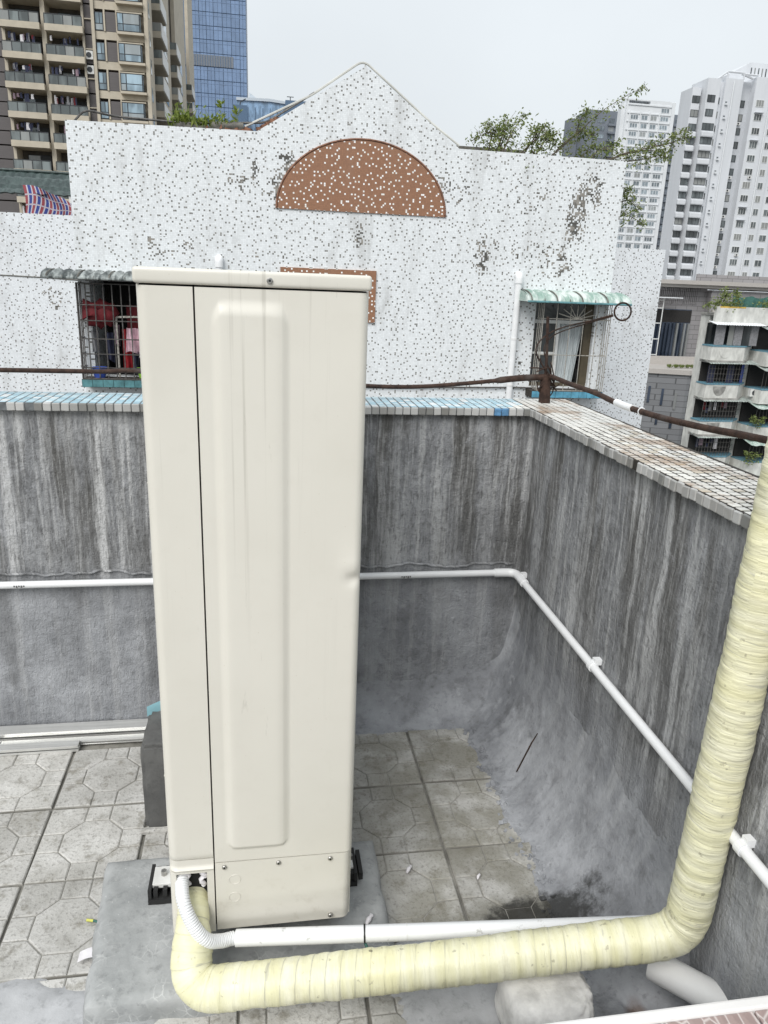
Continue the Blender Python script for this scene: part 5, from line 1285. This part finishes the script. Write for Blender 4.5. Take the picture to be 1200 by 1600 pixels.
stw = thing('slate_tower', 'slate grey tower with recessed balconies rising behind the wall shrubs', 'building', (140, gy, GZ))
part('slab', MB().box(95.4 * r_, 106.5 * r_, gy, gy + 14, GZ, (51.6 - 1.5) * r_ + 1.5), 'w3', stw)
part('rear_slab', MB().box(92.5 * r_, 95.3 * r_, gy + 10, gy + 16, GZ, (50.3 - 1.5) * r_ + 1.5), 'w3', stw)
sw1 = win_mesh(3.4, 1.8, 3, 'w3', 'w2win', .1); sw2 = win_mesh(2.6, 2.2, 1, 'w3', 'w3win', .1)
for k in range(16):
    z = (49.0 - 1.5) * r_ + 1.5 - k * 3.0 - 1
    win(sw1, stw, 98.3 * r_, gy - .06, z); win(sw2, stw, 101.8 * r_, gy - .06, z - .2); part('balcony_front', MB().box(101.6 * r_, 103.9 * r_, gy - .9, gy - .07, z - 1.0, z - .2), 'w3', stw)
st2 = thing('slate_tower', 'slate grey tower squeezed between the pale slab and the big white tower', 'building', (174, gy, GZ))
part('slab', MB().box(120.5 * r_, 131 * r_, gy, gy + 6, GZ, (52.0 - 1.5) * r_ + 1.5), 'w3', st2)
sw3 = win_mesh(4.6, 1.7, 4, 'w3', 'w3win', .1)
for k in range(24):
    z = (50.2 - 1.5) * r_ + 1.5 - k * 3.0 - 1
    win(sw3, st2, 122.6 * r_, gy - .06, z); part('balcony_front', MB().box(122.2 * r_, 126.5 * r_, gy - .8, gy - .07, z - 1.1, z - .15), 'w3', st2)

# ---- grey stone building with cornice
SYY = 85.0
sb = thing('stone_building', 'grey stone-clad building with a heavy pale cornice and dark glazed hall window', 'building', (52, SYY, GZ))
part('facade', MB().box(40, 52.45, SYY, SYY + 20, GZ, 2.1), 'st1', sb)
part('facade', MB().box(52.45, 75, SYY - 1.0, SYY + 20, GZ, 1.9), 'st1', sb)
part('cornice', MB().box(39.5, 75, SYY - 1.5, SYY + 20, 2.1, 2.45).box(39.5, 75, SYY - 1.9, SYY + 20, 2.45, 2.9), 'st3', sb)
part('roof_parapet', MB().box(51.5, 75, SYY + 1, SYY + 1.3, 2.9, 3.7), 'st1', sb)
for k in range(26): part('fluting', MB().box(45.2 + k * .24, 45.32 + k * .24, SYY - .12, SYY - .001, .2, 2.05), 'st1', sb)
gh = part('hall_window', MB().box(45.6, 50.8, SYY - .1, SYY - .002, -7.4, -.4), 'stdark', sb)
for k in range(9): part('rib', MB().box(46.6 + k * .48, 46.82 + k * .48, SYY - .4, SYY - .101, -7.4, -2.0), 'stdark', gh)
part('header', MB().box(45.6, 50.8, SYY - .16, SYY - .101, -1.9, -.5), 'room', gh)
nw = win_mesh(1.15, 1.5, 2, 'caged', 'pane_d', .12); nw2 = win_mesh(1.15, 2.4, 2, 'caged', 'pane_d', .12)
for z, p in ((-2.15, nw), (-5.3, nw2), (-8.0, nw)):
    win(p, sb, 53.0, SYY - 1.08, z); part('lintel', MB().box(52.8, 54.4, SYY - 1.25, SYY - 1.001, z + (1.6 if p is nw else 2.5), z + (1.85 if p is nw else 2.75)), 'st3', sb)
scf = MB()
for x in (44.3, 45.0, 46.0): scf.tube([(x, SYY - 2, -7.5), (x, SYY - 2, .8)], .06, 5)
for z in (-5.6, -3.8, -2.0, -.3, .6): scf.tube([(43.5, SYY - 2, z), (46.0, SYY - 2, z)], .06, 5)
solo('steel_cage', scf, 'alw', 'pale steel cage projecting in front of the stone building', 'cage', (45, SYY - 2, -7.5))
part('canopy', MB().box(43, 48, SYY - 2.6, SYY - 1.2, .85, .95), 'w2', sb)
LY = 75.0
ls = thing('block_annex', 'low dark grey block-clad annex with slit windows and planted terrace', 'building', (45, LY, GZ))
an = [(38, LY + 3.2), (41.2, LY + 1.7), (45.6, LY), (50.5, LY + .4), (52, LY + 8), (38, LY + 8)]
part('facade', MB().prismz(an, GZ, -7.0), 'st2', ls)
part('terrace_rim', MB().prismz([(x, y - .25) for x, y in an], -6.999, -6.5), 'st3', ls)
part('terrace_wall', MB().box(40, 51, LY + 6.2, LY + 6.6, -6.49, -5.6), 'st3', ls)
for (fx, z0, z1) in ((.2, -10.2, -8.4), (.5, -10.4, -8.6), (.8, -10.8, -9.0), (.45, -12.6, -11.5), (.78, -12.9, -11.8), (.35, -15.4, -14.2), (.7, -16, -14.8), (.1, -13, -12)):
    x = 41.2 + 4.4 * fx; y = LY + 1.7 * (1 - fx)
    part('slit_window', MB().obox((x, y - .04, (z0 + z1) / 2), (.13, .06, (z1 - z0) / 2), (0, 0, math.atan2(-1.7, 4.4))), 'stdark', ls)
for k in range(7):
    x = 44.5 + k * .7; lv = MB()
    for q in range(40): leafy(lv, (x + random.gauss(0, .12), LY + 2 + random.gauss(0, .12), -6.45), Vector((random.uniform(-1, 1), random.uniform(-1, 1), 1.3)), .45, .06)
    solo('terrace_plant', lv, 'leaf', 'small plant in a row on the terrace of the dark grey annex', 'plant', (x, LY + 2, -6.45), group='plants on the annex terrace')

# ---- old stained apartment block with caged balconies
OY = 55.0
oa = thing('old_apartment_block', 'old stained white apartment block with caged balconies and roof plants', 'building', (38, OY, GZ))
part('wall', MB().box(35.0, 60, OY + .8, OY + 2.0, GZ, -.1), 'oldw', oa); part('parapet', MB().box(34.95, 60, OY - .1, OY + .2, -.75, .6), 'oldw', oa)
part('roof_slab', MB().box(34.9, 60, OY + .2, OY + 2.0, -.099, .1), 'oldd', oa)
part('stain_band', MB().box(35.2, 37.4, OY - .103, OY + .15, .50, .615), 'ochre', oa)
ST2 = 2.95
def floor_old(k):
    z = -2.42 - ST2 * k; rng = random.Random(40 + k)
    # left balcony, chamfered at its right end
    pl = [(34.75, OY - .6), (37.6, OY - .6), (38.75, OY + .5), (38.75, OY + .8), (34.75, OY + .8)]
    b = part('balcony_front', MB().prismz(pl, z - 1.05, z), 'oldw', oa)
    part('teal_rim', MB().prismz([(x + (.03 if x > 36 else -.03), y - .04) for x, y in pl], z - .001, z + .1), 'oldteal', b)
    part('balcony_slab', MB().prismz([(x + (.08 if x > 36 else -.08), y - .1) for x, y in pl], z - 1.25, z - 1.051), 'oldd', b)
    arc = MB(); arc.prism([(35.95 + .55 * math.cos(a), z - .12 + .75 * math.sin(a)) for a in lin(math.pi, 2 * math.pi, 14)], OY - .63, OY - .601); part('apron_panel', arc, 'oldw' if k == 0 else 'oldd', b)
    part('balcony_back', MB().box(34.9, 38.7, OY + .7, OY + .79, z + .1, z + 1.75), 'room' if k else 'pane_d', b)
    if k in (0,):
        for x0, x1, m_ in ((34.95, 35.75, 'c_greyc'), (36.05, 36.5, 'pane_d'), (36.55, 37.25, 'c_greyc'), (37.3, 37.9, 'pane_d'), (37.95, 38.6, 'c_greyc')): part('sash', MB().box(x0, x1, OY - .45, OY - .40, z + .12, z + 1.68), m_, b)
    else:
        for q in range(12): x = 34.8 + q * .26; part('bar', MB().tube([(x, OY - .62, z + .1), (x, OY - .62, z + 1.62)], .022, 4), 'caged', b)
        for zq in (.45, .85, 1.25, 1.6): part('bar', MB().tube([(34.8, OY - .62, z + zq), (37.6, OY - .62, z + zq), (38.7, OY + .45, z + zq)], .02, 4), 'caged', b)
        if k == 1:
            part('sash', MB().box(34.95, 35.5, OY - .3, OY - .25, z + .12, z + 1.5), 'c_navy', b); part('sash', MB().box(36.6, 37.2, OY - .3, OY - .25, z + .12, z + 1.5), 'c_navy', b)
            part('blue_sheet', MB().add([(37.65, OY - .52, z + .12), (38.35, OY + .16, z + .12), (38.35, OY + .16, z + 1.55), (37.65, OY - .52, z + 1.55), (37.68, OY - .48, z + .12), (38.38, OY + .2, z + .12), (38.38, OY + .2, z + 1.55), (37.68, OY - .48, z + 1.55)], [(0, 1, 2, 3), (7, 6, 5, 4), (0, 4, 5, 1), (1, 5, 6, 2), (2, 6, 7, 3), (3, 7, 4, 0)]), 'c_blue', b)
        else:
            for q in range(7):
                x = rng.uniform(34.9, 37.6); hg = rng.uniform(.4, .9); mb = MB().box(x, x + rng.uniform(.15, .35), OY - .2, OY - .15, z + 1.5 - hg, z + 1.5)
                cc = rng.choice(cols); solo('hanging_garment', mb, cc, CN[cc] + ' garment drying in a caged balcony of the old apartment block', 'laundry', group=CN[cc] + ' laundry on the old apartment block')
    aw = MB(); aw.grid(44, 5, lambda u, v: (34.55 + 4.3 * u, OY - 1.0 + 1.3 * v, z + 1.68 + .22 * v + .03 * math.cos(u * 150)))
    part('awning_sheet', aw, 'oldsheet' if k else 'w2', b)
    # second balcony stack, stepped forward to the right
    p2 = [(39.0, OY + .2), (39.2, OY - 1.2), (45, OY - 1.4), (45, OY + .8), (39.0, OY + .8)]
    b2 = part('balcony_front', MB().prismz(p2, z - 1.1 - .3, z - .3), 'oldw', oa)
    part('teal_rim', MB().prismz([(x, y - .04) for x, y in p2], z - .301, z - .2), 'oldteal', b2)
    part('balcony_back', MB().box(39.1, 45, OY + .6, OY + .75, z - .2, z + 1.6), 'room', b2)
    for q in range(12): x = 39.2 + q * .3; part('bar', MB().tube([(x, OY - 1.2, z - .2), (x, OY - 1.2, z + 1.3)], .022, 4), 'caged', b2)
    aw = MB(); aw.grid(40, 5, lambda u, v: (38.8 + 6 * u, OY - 1.9 + 1.6 * v, z + 1.25 + .35 * v + .03 * math.cos(u * 200)))
    part('awning_sheet', aw, 'awn_g' if k > 1 else 'oldsheet', b2)
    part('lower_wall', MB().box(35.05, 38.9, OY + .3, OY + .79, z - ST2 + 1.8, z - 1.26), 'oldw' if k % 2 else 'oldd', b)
for k in range(5): floor_old(k)
for k in range(4):
    z = -2.42 - ST2 * k
    if k == 1: cond(38.8, OY - .2, z - .9, 'grey condenser on the corner of the old apartment block', None)
    if k in (2, 3):
        shrub('balcony_plant', ('leafy plant spilling from the second cage of the old apartment block', 'leafy plant on the lowest visible balcony of the old apartment block')[k - 2], [[(39.2, OY - 1.4, z - .2), (39.0, OY - 1.5, z + .3), (38.7, OY - 1.5, z + .6)], [(39.3, OY - 1.4, z - .2), (39.5, OY - 1.5, z + .3), (39.6, OY - 1.6, z + .5)]], .22, 3, .18)
drape('magenta_cloth', 40.6, 41.6, -8.0, -7.0, OY - 1.0, 'c_red', 'dark red cloth hanging on the stepped balcony of the old block', 'laundry', .1)
rn = MB(); rn.grid(40, 6, lambda u, v: (37.2 + 6 * u, OY + 1.5 + .12 * math.sin(u * 40), .1 + 1.35 * v - .15 * v * abs(math.sin(u * 12)))); rn.grid(40, 6, lambda u, v: (37.2 + 6 * u, OY + 1.53 + .12 * math.sin(u * 40), .1 + 1.35 * v - .15 * v * abs(math.sin(u * 12))))
solo('shade_net', rn, 'net', 'dark green shade net strung on the roof of the old apartment block', 'net', (38, OY + 1.5, .1), 60)
shrub('roof_shrub', 'bushy shrub at the roof edge of the old apartment block', [[(35.6 + a, OY + .6, .1), (35.6 + a + b, OY + .4, .9), (35.4 + a + 2 * b, OY + .3, c)] for a, b, c in ((0, .1, 1.9), (.3, -.3, .8), (.8, .2, 1.8), (-.2, -.5, .6), (1.2, .1, 1.5), (.4, 0, 1.6))], .24, 4, .33)
shrub('roof_shrub', 'small shrub at the roof edge of the old apartment block beside the net', [[(38.9, OY + .4, .2), (39.1, OY + .3, .8), (39.5, OY + .2, 1.0)], [(39.6, OY + .4, .2), (39.7, OY + .3, .7), (39.9, OY + .3, 1.1)]], .22, 4, .3)
